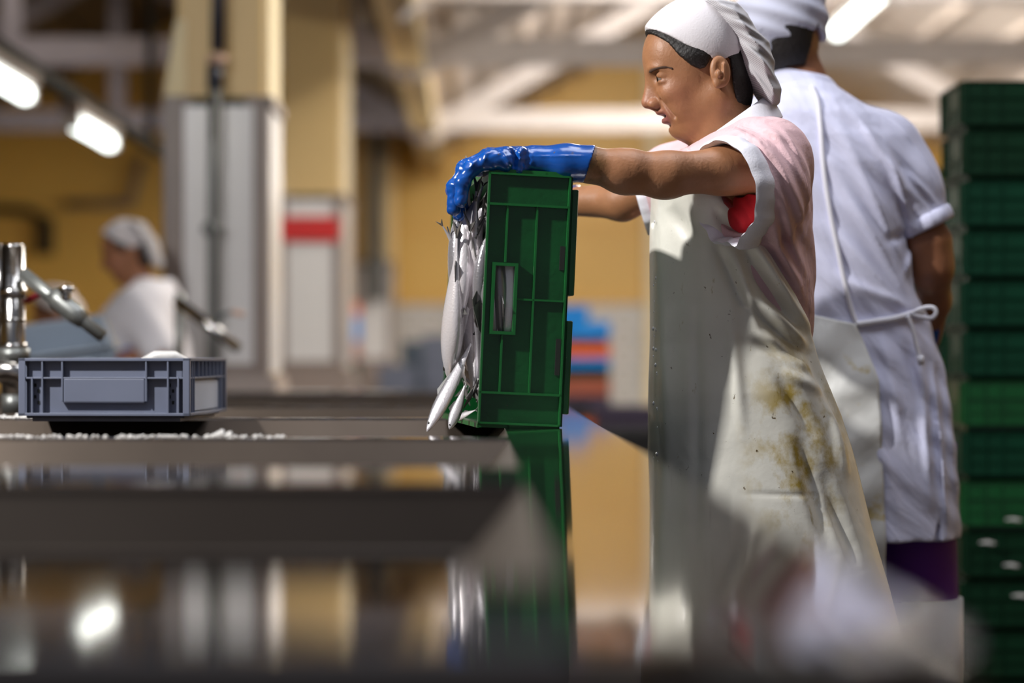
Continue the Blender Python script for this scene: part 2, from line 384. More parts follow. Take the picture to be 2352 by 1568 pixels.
def poly_sd(P, X, Z):
    d = None; ins = np.zeros(np.broadcast(X, Z).shape, bool); n = len(P)
    for i in range(n):
        ax, az = P[i]; bx, bz = P[(i+1) % n]; ex, ez = bx-ax, bz-az; wx, wz = X-ax, Z-az
        t = np.clip((wx*ex+wz*ez)/(ex*ex+ez*ez+1e-12), 0, 1); q = (wx-t*ex)**2+(wz-t*ez)**2; d = q if d is None else np.minimum(d, q)
        c1 = (Z >= az) != (Z >= bz)
        with np.errstate(divide='ignore', invalid='ignore'): xi = ax+(Z-az)*ex/(ez if ez != 0 else 1e-9)
        ins ^= c1 & (X < xi)
    d = np.sqrt(d); return np.where(ins, -d, d).astype(np.float32)
def fold(p0, p1, width, amp):
    """a soft ridge line between two points in XZ, fading at its ends; returned as (x,z)->height"""
    ax, az = p0.x, p0.z; bx, bz = p1.x, p1.z; ex, ez = bx-ax, bz-az; L2 = ex*ex+ez*ez
    def f(X, Z):
        t = np.clip(((X-ax)*ex+(Z-az)*ez)/L2, 0, 1); q = (X-ax-t*ex)**2+(Z-az-t*ez)**2
        return -amp*np.exp(-q/(width*width))*np.sin(PI*np.clip(t*.9+.05, 0, 1))
    return f
def loft(rows, name, m, parent=None, closed=False, thick=0):
    n = len(rows[0]); v = [p for r in rows for p in r]; f = []
    for i in range(len(rows)-1):
        for k in range(n if closed else n-1):
            a = i*n+k; b = i*n+(k+1) % n; f.append((a, b, b+n, a+n))
    o = link(name, v, f, m, parent, True)
    if thick: s = o.modifiers.new('solid', 'SOLIDIFY'); s.thickness = thick; s.offset = 0
    return o

# ================================================================== THE SETTING
def struct(name, mb, m, **k): return tag(mb.build(name, m, **k), kind='structure')
struct('floor', MB().box(-7, 6, -3, 25.2, -.1, 0), M['floor'])
WY = 25.0
struct('wall_back', MB().box(-7, 6, WY, WY+.2, 1.58, 5.6), M['yellow'])
struct('wall_back_base', MB().box(-7, -1.6, WY, WY+.2, 0, 1.58), M['yellow'])
struct('wall_back_tiles', MB().box(-1.6, 6, WY-.03, WY+.2, 0, 1.58), M['tile'])
struct('wall_left', MB().box(-7.2, -7, -3, 25.2, 0, 5.6), M['yellow'])
struct('wall_right', MB().box(6, 6.2, -3, 25.2, 0, 5.6), M['yellow'])
# pitched roof: two bays meeting in the valley beam
VX, VZ, S = -.44, CH+1.86, .57
def roof(name, x0, z0, x1, z1, m):
    mb = MB(); mb.quad((x0, 4, z0), (x1, 4, z1), (x1, 25.1, z1), (x0, 25.1, z0)); mb.quad((x0, 4, z0+.1), (x0, 25.1, z0+.1), (x1, 25.1, z1+.1), (x1, 4, z1+.1))
    for a, b in (((x0, z0), (x1, z1)),):
        mb.quad((x0, 4, z0), (x0, 4, z0+.1), (x1, 4, z1+.1), (x1, 4, z1)); mb.quad((x0, 25.1, z0), (x1, 25.1, z1), (x1, 25.1, z1+.1), (x0, 25.1, z0+.1))
    # battens seen as soft lines on the boards
    n = 10
    for i in range(1, n):
        t = i/n; x = x0+(x1-x0)*t; z = z0+(z1-z0)*t
        mb.box(x-.03, x+.03, 4, 25, z-.05, z+.02)
    return struct(name, mb, m)
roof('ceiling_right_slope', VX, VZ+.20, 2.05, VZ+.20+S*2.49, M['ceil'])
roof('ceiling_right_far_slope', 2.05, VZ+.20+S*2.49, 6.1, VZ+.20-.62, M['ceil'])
roof('ceiling_left_slope', -3.0, VZ+.20+S*2.56, VX, VZ+.20, M['ceilshade'])
roof('ceiling_left_far_slope', -7.1, VZ+.2-.5, -3.0, VZ+.20+S*2.56, M['ceilshade'])
# valley beam running down the hall
struct('trim_1', MB().box(-.56, -.36, 6, WY, VZ+.02, VZ+.30), M['cream'])
struct('trim_2', MB().box(-.37, -.345, 6, WY, VZ+.0, VZ+.05), M['creamedge'])
# trusses: each is chord, rafters and king post
def truss(Y, x0, x1, ax, m, zoff=0, th=.17):
    z0 = CH+1.90+zoff; mb = MB(); mb.box(x0, x1, Y-.08, Y+.08, z0, z0+th)
    za = VZ+.14+S*2.5
    for xa in (x0, x1):
        zz = VZ+.13
        P = [(xa, zz-.02), (ax, za-.02), (ax, za-.2), (xa, zz-.2)]
        n = len(mb.v)
        for yy in (Y-.07, Y+.07): mb.v += [(p[0], yy, p[1]) for p in P]
        mb.f += [tuple(n+i for i in q) for q in ((0, 1, 2, 3), (7, 6, 5, 4), (0, 4, 5, 1), (1, 5, 6, 2), (2, 6, 7, 3), (3, 7, 4, 0))]
    mb.box(ax-.06, ax+.06, Y-.05, Y+.05, z0+th, za-.1)
    return mb
ti = 3
for Y in (12.95, 15.8, 20.4):
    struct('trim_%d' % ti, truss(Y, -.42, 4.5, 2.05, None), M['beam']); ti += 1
    if Y > 13: struct('trim_%d' % ti, truss(Y, -5.6, -.45, -3.05, None), M['beamshade'])
    ti += 1
# slim cream pier on the back wall behind the worker's apron
def pier():
    mb = MB(); mb.box(1.71, 1.86, WY-.22, WY, 0, 5.0); return mb
struct('trim_%d' % ti, pier(), M['creamedge']); ti += 1
# grid of the yellow wall panels
mb = MB()
for z in (1.60, 2.35):
    mb.box(-7, 6, WY-.05, WY, z, z+.05)
struct('trim_%d' % ti, mb, M['yellow']); ti += 1

# ---------------- pillars
def pillar(Yf, x0, x1, d, top, label, flare=0, sign=False, frame=.045, sidepale=True):
    r = empty('pillar', ((x0+x1)/2, Yf+d/2, 0)); tag(r, label, 'pillar', 'row of clad pillars down the hall')
    ox, oy = (x0+x1)/2, Yf+d/2; a = (x1-x0)/2; b = d/2
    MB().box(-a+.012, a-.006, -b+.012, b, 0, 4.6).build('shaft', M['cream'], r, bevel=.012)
    MB().box(a-.006, a+.010, -b+.03, b, 0, 4.6).build('lit_side_face', M['creamedge'], r)  # brightly lit side, its light put into a paler colour
    t = top
    # steel frame of the cladding: two stiles, head, foot
    m = MB(); m.box(-a-.03, -a+frame, -b-.03, -b+.02, 0, t); m.box(a-frame, a+.01, -b-.03, -b+.02, 0, t)
    m.box(-a+frame, a-frame, -b-.03, -b+.02, 0, CH-.03-.0); m.box(-a+frame, -a+frame*1.6, -b-.03, -b+.02, t-.035, t); m.box(a-frame*1.6, a-frame, -b-.03, -b+.02, t-.035, t)
    m.box(a-.012, a+.03, -b-.03, b, t-.04, t)
    m.build('frame', M['taupe'], r, bevel=.004)
    MB().box(-a+frame, a-frame, -b-.02, -b+.02, CH-.03, t-.035).build('cladding_panel', M['panel'], r)
    MB().box(-a+frame, a-frame, -b-.012, -b+.02, t-.035, t-.004).build('shadow_gap', M['slot'], r)
    MB().box(a+.006, a+.016, -b+.0, b, CH-.06, t-.04).build('side_panel', M['panel'], r)
    # splayed steel foot
    n = MB(); P = [(-a-.03, CH-.07), (a+.03, CH-.07), (a+.10, CH-.30), (-a-.10, CH-.30)]
    n.v += [(P[0][0], -b-.035, P[0][1]), (P[1][0], -b-.035, P[1][1]), (P[2][0], -b-.10, P[2][1]), (P[3][0], -b-.10, P[3][1]), (P[0][0], -b+.02, P[0][1]), (P[1][0], b, P[1][1]), (P[2][0], b, P[2][1]), (P[3][0], -b+.02, P[3][1])]
    n.f += [(0, 1, 2, 3), (1, 5, 6, 2), (0, 3, 7, 4), (0, 4, 5, 1)]
    n.build('foot', M['taupe'], r)
    if flare:
        q = MB(); q.v += [(-a-.03, -b-.02, t), (-a+.014, -b-.0, t+.28), (-a+.014, b, t+.28), (-a-.03, b, t), (-a+.05, -b-.0, t), (-a+.05, -b, t+.28)]
        q.f += [(0, 4, 5, 1), (0, 1, 2, 3)]; q.build('flare', M['creamedge'], r)
    if sign:
        MB().box(-a+.010, a-.012, -b-.045, -b-.03, CH+.665, CH+.81).build('red_sign_panel', M['red'], r, bevel=.004)
    return r
pillar(8.8, -1.117, -.775, .5, CH+.943, 'nearest pillar, cream above a tall white panel framed in taupe steel', flare=1)
pillar(14.1, -1.165, -.80, .9, CH+.943, 'second pillar with red rectangle on its white panel', sign=True)
pillar(24.0, -1.22, -.86, .5, CH+.94, 'farthest and smallest pillar with a grey pipe coming down its front')
# pipes on the pillars
P1 = 8.8
o = empty('wall_pipe', pt(498, 500, 8.7)); tag(o, 'navy and grey vertical pipe clipped to the nearest cream pillar', 'pipe')
def rel(o, pts): return [Vector(p)-o.location for p in pts]
MB().tube(rel(o, [pt(502, -150, 8.72), pt(500, 118, 8.72)]), .026).build('upper_tube', M['navy'], o, True)
MB().tube(rel(o, [pt(494, 150, 8.72), pt(493, 205, 8.72)]), .030).build('sleeve', M['navy'], o, True)
MB().tube(rel(o, [pt(498, 128, 8.72), pt(498, 146, 8.72)]), .036).build('coupling', M['copper'], o, True)
MB().tube(rel(o, [pt(493, 205, 8.70), pt(490, 520, 8.70), pt(488, 850, 8.70)]), .022).build('lower_tube', M['greypipe'], o, True)
MB().tube(rel(o, [pt(487, 200, 8.66), pt(487, 322, 8.66)]), .011).build('clip_bar', M['slot'], o, True)
MB().tube(rel(o, [pt(488, 508, 8.70), pt(488, 518, 8.70), pt(488, 530, 8.70), pt(488, 544, 8.70)]), [.020, .040, .040, .020]).build('joint', M['greypipe'], o, True)
o = empty('wall_pipe', pt(868, 500, 23.7)); tag(o, 'bent grey pipe running from the roof beam down the farthest pillar', 'pipe')
MB().tube(rel(o, bez([pt(895, -60, 17), pt(922, 100, 20), pt(932, 205, 23.2)], 4)+[pt(866, 290, 23.75), pt(866, 690, 23.75)]), .075).build('tube', M['greypipe'], o, True)
MB().tube(rel(o, [pt(866, 592, 23.75), pt(866, 606, 23.75)]), .11).build('flange', M['greypipe'], o, True)
o = empty('conduit', pt(100, 480, 20)); tag(o, 'dark conduit elbow on the yellow wall at far left', 'conduit')
MB().tube(rel(o, [pt(-60, 478, 24.8), pt(60, 482, 24.8), pt(100, 500, 24.8), pt(103, 585, 24.8)]), .05).build('tube', M['slot'], o, True)
MB().tube(rel(o, [pt(103, 500, 24.75), pt(103, 585, 24.75)]), .09).build('sleeve', M['slot'], o, True)
MB().tube(rel(o, [pt(150, 468, 24.85), pt(300, 470, 24.85), pt(325, 360, 24.85)]), .05).build('branch', M['taupe'], o, True)

# ---------------- lamps
def lamp(x, z, y0, y1, label, power, tubecol=(1, .98, .94)):
    L = (y1-y0)/2; r = empty('fluorescent_lamp', (x, (y0+y1)/2, z)); tag(r, label, 'lamp', 'long fluorescent lamps under the roof')
    MB().box(-.05, .05, -L-.05, L+.05, .035, .085).build('housing', M['taupe'], r, bevel=.008)
    MB().tube([(0, -L, 0), (0, L, 0)], .036, 16).build('tube', M['tube'] if power < 30 else M['tubestrong'], r, True)
    for yy in (-L, L): MB().box(-.04, .04, yy-.02, yy+.02, -.035, .04).build('end_holder', M['beam'], r, bevel=.004)
    return r
lamp(-1.77, CH+1.02, 10.5, 11.6, 'lit tube lamp left of the nearest pillar, whole in view', 7)
lamp(-1.77, CH+1.02, 14.6, 15.8, 'added tube lamp, unseen behind the nearest pillar', 40)  # unseen lamp added to light the left bay
lamp(-1.77, CH+1.02, 18.6, 19.8, 'farther added tube lamp, unseen behind the nearest pillar', 40)  # second unseen lamp added for the left bay
lamp(-1.77, CH+1.02, 8.35, 9.45, 'lit tube lamp at the far left edge, cut by the photo frame', 6)
lamp(1.66, CH+1.50, 9.9, 11.2, 'lit tube lamp above and right of the back-turned worker', 22)
for q, (yy, pw) in enumerate(((12.6, 50), (16.4, 62), (20.4, 75))): lamp(1.66, CH+1.50, yy, yy+1.2, ['added tube lamp, unseen behind the back-turned worker’s neck', 'added tube lamp, unseen behind the foreground worker’s chin', 'farthest added tube lamp, unseen behind the foreground worker’s arm'][q], pw)  # unseen lamps added along the row to light roof and hall
r = empty('lamp_rail', (-1.77, 12, CH+1.13)); tag(r, 'dark rail carrying the two left tube lamps', 'rail')
MB().box(-.03, .03, -5, 8, -.02, .03).build('rail', M['slot'], r)
MB().box(-.02, .02, 1.0, 1.04, 0, 1.3).build('hanger', M['slot'], r)
MB().tube([(0, 4.2, -.08), (0, 4.6, -.08)], .08).build('end_box', M['slot'], r, True)
r = empty('lamp_rail', (1.66, 15.6, CH+1.60)); tag(r, 'taupe rail above the bright right-hand tube lamp', 'rail')
MB().box(-.03, .03, -6.2, 6.2, -.02, .03).build('rail', M['taupe'], r)
MB().box(-.015, .015, -4.8, -4.77, 0, 1.3).build('hanger', M['taupe'], r)

# ================================================================== THE TABLE
TZ = CH-.115
RX0, RX1, LX = .041, .198, -2.3
bars = [(.99, 1.22), (2.17, 2.47), (3.31, 3.425), (4.38, 4.50), (5.45, 5.57), (6.5, 6.64), (7.5, 8.05)]
tb = empty('sorting_table', (0, 4.5, 0)); tag(tb, 'long wet stainless steel sorting table with rows of sunken hoppers', 'table')
tb_off = Vector((0, -4.5, 0))
def TT(mb): mb.v = [tuple(Vector(v)+tb_off) for v in mb.v]; return mb
mb = MB()
# right ledge, dipped near the camera only to catch lamp glints, as a grid
NY = 300; NX = 40
ys = [.99+(8.05-.99)*i/NY for i in range(NY+1)]
n0 = len(mb.v)
def glint_dip(x, y): return -.0046*math.exp(-((x-.158)/.016)**2-((y-.96)/.14)**2)-.0040*math.exp(-((x-.188)/.010)**2-((y-1.0)/.14)**2)
for y in ys:
    for j in range(NX+1):
        x = RX0+(RX1-RX0)*j/NX; mb.v.append((x, y, TZ+glint_dip(x, y)))
for i in range(NY):
    for j in range(NX):
        a = n0+i*(NX+1)+j; mb.f.append((a, a+1, a+NX+2, a+NX+1))
led = TT(mb).build('right_ledge', M['steeltop'], tb, True)
mb = MB(); mb.quad((RX1, .99, TZ), (RX1+.004, .99, TZ-.05), (RX1+.004, 8.05, TZ-.05), (RX1, 8.05, TZ)); mb.quad((RX1, .99, TZ-.0), (RX1, 8.05, TZ), (RX1+.004, 8.05, TZ-.05), (RX1+.004, .99, TZ-.05))
TT(mb).build('ledge_edge', M['steelwall'], tb)
mb = MB()
for a, b in bars: mb.box(LX, RX0, a, b, TZ-.012, TZ)
mb.box(LX-.15, LX, .93, 8.05, TZ-.012, TZ)
TT(mb).build('cross_bars', M['steeltop'], tb)
mb = MB(); mb.box(LX-.15, RX1, .982, .989, TZ-.22, TZ-.008); TT(mb).build('front_apron', M['steeldark'], tb, bevel=.003)
# thin upstanding lip along the front of the bars
mb = MB()
for a, b in bars[1:]: mb.box(LX, RX0-.004, a-.001, a+.003, TZ-.003, TZ+.0022)
TT(mb).build('bar_lips', M['chrome'], tb)
for i in range(len(bars)-1):
    y0, y1 = bars[i][1], bars[i+1][0]; x0, x1 = LX, RX0
    hb = MB(); z = TZ-.001
    def ring(ins, zz): return [(x0+ins, y0+ins, zz), (x1-ins, y0+ins, zz), (x1-ins, y1-ins, zz), (x0+ins, y1-ins, zz)]
    rings = [ring(0, z), ring(.046, z-.055), ring(.058, z-.057), ring(.115, z-.15), ring(.14, z-.32)]
    for r_ in rings: hb.v += r_
    for q in range(len(rings)-1):
        for k in range(4): a = q*4+k; b = q*4+(k+1) % 4; hb.f.append((a, b, b+4, a+4))
    k = (len(rings)-1)*4; hb.f.append((k, k+1, k+2, k+3))
    TT(hb).build('hopper', M['steelwall'], tb)
for x in (-2.3, .14):
    for y in (1.05, 4.5, 8.1):
        MB().box(x-.025, x+.025, y-4.5-.025, y-4.5+.025, 0, TZ-.04 if x > 0 else TZ-.02).build('leg', M['steelwall'], tb)
# white scraps lying along the bars
def scraps(name, label, rng, n, seed, zt=TZ):
    rnd = random.Random(seed); mb = MB()
    for _ in range(n):
        x = rnd.uniform(rng[0], rng[1]); y = rnd.uniform(rng[2], rng[3]); s = rnd.uniform(.0012, .0045)*(1.8 if rnd.random() < .08 else 1)
        T = Matrix.Translation((x, y, zt+s*.4)) @ Matrix.Rotation(rnd.uniform(0, 6.3), 4, 'Z') @ Matrix.Rotation(rnd.uniform(-.5, .5), 4, 'X')
        n0 = len(mb.v); P = [(s*1.6, 0, 0), (-s*1.3, 0, s*.1), (0, s, 0), (0, -s*.9, 0), (0, 0, s*.8), (s*.2, 0, -s*.5)]
        mb.v += [tuple(T @ Vector(p)) for p in P]
        mb.f += [tuple(n0+i for i in q) for q in ((0, 2, 4), (2, 1, 4), (1, 3, 4), (3, 0, 4), (2, 0, 5), (1, 2, 5), (3, 1, 5), (0, 3, 5))]
    return tag(mb.build(name, M['scrap'], smooth=True), label, 'scraps', kind='stuff')
scraps('fish_scraps', 'white crumbs of fish and ice along the table bar in front of the grey box', (-.72, -.27, 3.35, 3.42), 170, 1)
scraps('fish_scraps', 'heap of white crumbs left of the grey box on the table', (-1.05, -.80, 4.38, 4.49), 700, 2)
lump = MB(); 
for i in range(5): lump.tube([(-.37+.006*i, 3.37, TZ), (-.368+.005*i, 3.372, TZ+.006+.003*(i % 3))], [.006, .003], 7)
tag(lump.build('fish_scrap', M['scrap'], smooth=True), 'single larger white lump on the bar before the grey box', 'scrap')

# ================================================================== CRATES
def crate(name, L, W, H, m, rimm, label, cat, group=None, detail=1, rib=.004, slots=True):
    """open plastic crate: origin at the base centre, long side along X"""
    r = empty(name); tag(r, label, cat, group); a, b = L/2, W/2; t = .003
    sh = MB()
    sh.box(-a, a, -b, b, 0, t)
    sh.box(-a, a, -b, -b+t, 0, H); sh.box(-a, a, b-t, b, 0, H)
    sw, z0, z1 = .052, H-.048, H-.017          # hand slot in both end panels
    for s in (-1, 1):
        x0, x1 = (-a, -a+t) if s < 0 else (a-t, a)
        if slots:
            sh.box(x0, x1, -b, -sw, 0, H); sh.box(x0, x1, sw, b, 0, H); sh.box(x0, x1, -sw, sw, 0, z0); sh.box(x0, x1, -sw, sw, z1, H)
        else: sh.box(x0, x1, -b, b, 0, H)
    sh.build('shell', m, r)
    rb = MB()
    for s in (-1, 1):
        def eb(y0, y1, zz0, zz1, d=.006):
            rb.box(*( (-a-d, -a) if s < 0 else (a, a+d)), y0, y1, zz0, zz1)
        for yy in (-b+.050, b-.050): eb(yy-.0018, yy+.0018, .004, H, .008)
        for yy in (-b, b-.003): eb(yy, yy+.003, .004, H, .008)
        eb(-b, b, H-.003, H, .008); eb(-b, b, .004, .007, .008)
        eb(-b+.05, b-.05, H*.40, H*.40+.003)
        for q in (-1, 1): eb(sw+.006 if q > 0 else -b+.05, b-.05 if q > 0 else -sw-.006, H-.034, H-.031)
        eb(-.0015, .0015, .004, z0-.006)
        if slots:
            e = .005
            eb(-sw-e, sw+e, z0-e, z0, .009); eb(-sw-e, sw+e, z1, z1+e, .009); eb(-sw-e, -sw, z0, z1, .009); eb(sw, sw+e, z0, z1, .009)
        def lb(x0, x1, zz0, zz1, d=.007):
            rb.box(x0, x1, *((-b-d, -b) if s < 0 else (b, b+d)), zz0, zz1)
        lb(-a, a, H-.003, H); lb(-a, a, .004, .007); lb(-a, a, H*.62, H*.62+.004); lb(-a, a, H*.30, H*.30+.004, .004)
        for f in (-1, -.86, -.72, -.2, .2, .72, .86, 1): lb(f*(a-.002)-.002, f*(a-.002)+.002, .004, H, .006)
    rb.build('ribs', rimm, r)
    ft = MB()
    for y0, y1 in ((-b+.02, -.01), (.03, b-.02)): ft.box(-a+.006, a-.006, y0, y1, -.011, 0)
    ft.build('base_skids', m, r, bevel=.002)
    return r
# the crate being emptied
held = crate('fish_crate', .60, .40, .136, M['green'], M['rimgreen'], 'dirty green plastic crate held on its side, tipping fish onto the table', 'crate')
yaw = math.radians(6.2); roll = math.radians(2.6)
ax_ = Vector((-math.sin(yaw), math.cos(yaw), 0)); nz = Vector((-math.cos(yaw)*math.cos(roll), -math.sin(yaw)*math.cos(roll), math.sin(roll))); ay_ = nz.cross(ax_)
near_c = pt(1204, 688, 3.855)
org = near_c+ax_*.30-nz*.070
R3 = Matrix((ax_, ay_, nz)).transposed()
held.matrix_world = Matrix.Translation(org) @ R3.to_4x4()
HM = held.matrix_world.copy()
bm_ = MB()
for s in (-1, 1):
    bm_.box(-.302, -.300, -.197, .197, .1335, .1365)
bm_.build('pale_edge', mat('pale_edge', (.30, .42, .30), .4), held)  # paler line along the rim of the near end
# bottom vents seen as ragged pale nicks in the end panel
for (y0, y1) in ((-.088, -.050), (.060, .118)): MB().box(-.3018, -.300, y0, y1, .008, .016).build('vent', M['slot'], held)

# ---------------- fish
def make_fish(name, m, label):
    r = empty(name); tag(r, label, 'fish', 'small silver fish in and below the green crate')
    L = .20; st = []
    prof = [(0, .001, .001), (.02, .22, .24), (.06, .42, .45), (.14, .72, .75), (.26, .98, 1), (.4, 1, 1), (.55, .86, .8), (.7, .60, .52), (.82, .36, .28), (.92, .20, .14), (1.0, .16, .08)]
    rows = []
    for t, h, wd in prof:
        x = L*(.5-t); rows.append([(x, math.cos(2*PI*k/12)*.0155*wd, math.sin(2*PI*k/12)*.026*h-.002*math.sin(PI*t)) for k in range(12)])
    b = loft(rows, 'body', m, r, True)
    s = b.modifiers.new('sub', 'SUBSURF'); s.levels = 1; s.render_levels = 1
    tf = MB()
    for sg in (-1, 1):
        P = [(-.096, .0, .001*sg), (-.102, .0012, .004*sg), (-.124, .0, .021*sg), (-.112, .0, .002*sg)]
        n = len(tf.v); tf.v += [(p[0], -.0008, p[2]) for p in P]+[(p[0], .0008, p[2]) for p in P]
        tf.f += [(n, n+1, n+2, n+3), (n+7, n+6, n+5, n+4)]+[(n+i, n+(i+1) % 4, n+4+(i+1) % 4, n+4+i) for i in range(4)]
    tf.build('tail_fin', M['fishfin'], r)
    df = MB(); P = [(.025, .022), (.012, .034), (-.02, .022), (-.03, .014)]
    df.v += [(p[0], -.0006, p[1]) for p in P]+[(p[0], .0006, p[1]) for p in P]; df.f += [(0, 1, 2, 3), (7, 6, 5, 4)]+[(i, (i+1) % 4, 4+(i+1) % 4, 4+i) for i in range(4)]
    df.build('dorsal_fin', M['fishfin'], r)
    for sg in (-1, 1): MB().tube([(.083, .0045*sg, .003), (.083, .0082*sg, .003)], .0036, 10).build('eye', M['fisheye'], r, True)
    return r
GF = 'small silver fish in and below the green crate'
LF = 'silver fish packed among others in the tipped green crate'
fa = make_fish('fish', M['fish'], LF); fb = make_fish('fish', M['fish2'], LF)
kids = {id(fa): children(fa), id(fb): children(fb)}
rnd = random.Random(11); first = {id(fa): True, id(fb): True}
def put_fish(src, Mx, label=LF):
    if first[id(src)]: o = src; first[id(src)] = False
    else: o = copy_tree(src, kids[id(src)])
    o.matrix_world = Mx; o['label'] = label; return o
# packed inside: local crate coordinates (x along the crate, y down, z to the opening)
nf = 0
for layer, (dz, cnt) in enumerate(((.105, 12), (.075, 15), (.048, 19), (.026, 22), (.010, 20))):
    for i in range(cnt):
        u = -.285+.57*((i+.5)/cnt)+rnd.uniform(-.02, .02)
        if i % 3: u = -.285+rnd.random()**1.5*.4
        fs = rnd.uniform(1.0, 1.3); y = rnd.uniform(-.15, .15)
        ang = (PI/2 if rnd.random() < .6 else -PI/2)+rnd.gauss(.1, .65); pit = rnd.gauss(0, .10)
        hy = .128*fs*abs(math.sin(ang))+.01
        if abs(y)+hy > .186: y = math.copysign(max(0, .186-hy), y)
        lx = .125*fs*abs(math.cos(ang)); u = max(-.288+lx+.012, min(.288-lx, u))
        top = .182-.060*min(1, max(0, (u+.28)/.38)); top -= .030*max(0, -y-.06)/.1+.030*max(0, y-.04)/.1
        T = HM @ Matrix.Translation((u, y, top-dz)) @ Matrix.Rotation(ang, 4, 'Z') @ Matrix.Rotation(pit, 4, 'Y') @ Matrix.Rotation(rnd.uniform(-2.2, -.9) if rnd.random() < .5 else rnd.uniform(.9, 2.2), 4, 'X') @ Matrix.Scale(fs, 4)
        put_fish(fa if rnd.random() < .28 else fb, T); nf += 1
def place(p0, p1, src, label, rx=0, sc=1, slim=1):
    """fish with its snout at p1 and its tail at p0"""
    d = (p1-p0).normalized(); c = (p0+p1)/2; q = d.to_track_quat('X', 'Z').to_matrix().to_4x4()
    s = (p1-p0).length/.225*sc
    return put_fish(src, Matrix.Translation(c) @ q @ Matrix.Rotation(rx, 4, 'X') @ Matrix.Diagonal((s, s*slim, s*slim, 1)), label)
place(pt(1088, 775, 3.90), pt(976, 1000, 3.83), fb, 'long silver fish sliding out snout down at the crate bottom left corner', 1.2, 1.04, .62)
place(pt(1012, 512, 3.90), pt(1098, 640, 3.92), fa, 'fish whose dark pointed tail sticks out left below the glove', 1.3)
place(pt(1070, 880, 3.98), pt(1030, 992, 3.95), fb, 'fish hanging just right of the long sliding fish', .9)
place(pt(1095, 940, 4.05), pt(1040, 965, 4.1), fb, 'small fish touching the table bar under the open crate', .5)
place(pt(1120, 800, 4.0), pt(1028, 795, 3.95), fa, 'fish lying crosswise above the long sliding fish', 1.2)
place(pt(1100, 700, 3.93), pt(1040, 850, 3.93), fb, 'fish head down at the middle of the crate opening', 1.2)
place(pt(1075, 570, 3.93), pt(1035, 700, 3.9), fb, 'pale fish belly out at the upper left of the crate opening', 1.2)
place(pt(1112, 420, 3.93), pt(1052, 560, 3.9), fb, 'pale fish right under the gloved fingers', 1.3)
place(pt(1115, 560, 3.92), pt(1058, 690, 3.91), fb, 'pale fish pressed against the crate rim at mid height', 1.0)

for k, (u, y, z, a) in enumerate(((-.282, -.05, .085, 1.5), (-.279, .03, .098, -1.45), (-.278, .0, .118, 1.7), (-.27, -.06, .150, 1.35), (-.255, -.075, .168, 1.75), (-.262, -.03, .172, -1.4), (-.22, -.09, .160, 1.2), (-.25, .02, .178, 1.5))):
    put_fish(fb, HM @ Matrix.Translation((-.272+.16*abs(math.cos(a))+(u+.28)*.5, y, z)) @ Matrix.Rotation(a, 4, 'Z') @ Matrix.Rotation(1.35, 4, 'X') @ Matrix.Scale(1.15, 4))
for y, z, a in ((-.02, .100, PI/2), (.03, .118, -PI/2)):
    put_fish(fb, HM @ Matrix.Translation((-.2785, y, z)) @ Matrix.Rotation(a, 4, 'Z') @ Matrix.Rotation(.5, 4, 'X') @ Matrix.Scale(1.1, 4))
# ---------------- crate stacks on the right
CM = [M['green2'], M['green3'], M['green']]
protoA = [crate('plastic_crate', .60, .30, .112, m, m, 'x', 'crate', slots=False) for m in CM]
protoB = [crate('plastic_crate', .60, .40, .129, m, m, 'x', 'crate', slots=False) for m in CM[:2]]
used = set(); kk = {}
for p in protoA+protoB: kk[p.name] = children(p)
def put_crate(p, loc, rz, label, group):
    if p.name not in used: o = p; used.add(p.name)
    else: o = copy_tree(p, kk[p.name])
    o.location = loc; o.rotation_euler = (0, 0, rz); o['label'] = label; o['group'] = group; return o
topA = CH+.694; nA = 14
ordn = ['topmost', 'second from the top', 'third from the top', 'fourth from the top', 'fifth from the top', 'sixth from the top', 'seventh from the top', 'eighth from the top', 'ninth from the top', 'tenth from the top', 'eleventh from the top', 'twelfth from the top', 'thirteenth from the top', 'fourteenth from the top']
seq = [1, 1, 0, 0, 0, 0, 2, 0, 2, 1, 1, 1, 1, 1]
for i in range(nA):
    pz = .1243; z = topA-.124-i*pz
    if z < 0.03: break
    LZA = z; put_crate(protoA[seq[i]], (1.21+.30+(.003 if i % 2 else -.002), 6.0+.15, z), 0, 'green crate, %s of the tall near stack' % ordn[i], 'crates in the tall near stack')
LZ = z
stl = []
for i in range(14):
    z = CH+.59-.14-i*.1415
    if z < 0.03: break
    LZB = z; o = put_crate(protoB[i % 2], (1.355+.30, 7.7, z), 0, 'yellow-printed green crate, %s of the rear stack behind the elbow' % ordn[i], 'crates in the lower rear stack')
    if i != 6:
        q = MB().box(-.262, -.150, -.2085, -.2072, .085, .104).build('print_strip', M['yellowprint'] if i != 5 else M['greylight'], o)
def dolly(name_label, cx, cy, L, W, h):
    r = empty('crate_dolly', (cx, cy, 0)); tag(r, name_label, 'dolly'); a, b = L/2, W/2; m = MB()
    m.box(-a, a, -b, -b+.05, h-.04, h); m.box(-a, a, b-.05, b, h-.04, h); m.box(-a, -a+.05, -b, b, h-.04, h); m.box(a-.05, a, -b, b, h-.04, h); m.box(-.03, .03, -b, b, h-.04, h)
    m.build('deck', M['purpledark'], r, bevel=.004); wr_ = max(.015, (h-.04)/2)
    for sx in (-1, 1):
        for sy in (-1, 1): MB().tube([(sx*(a-.05)-.012, sy*(b-.05), wr_), (sx*(a-.05)+.012, sy*(b-.05), wr_)], wr_, 16).build('wheel', M['black'], r, True)
dolly('dark dolly under the tall near crate stack', 1.51, 6.15, .58, .29, LZA-.012)
dolly('dark dolly under the rear crate stack', 1.655, 7.7, .58, .38, LZB-.012)
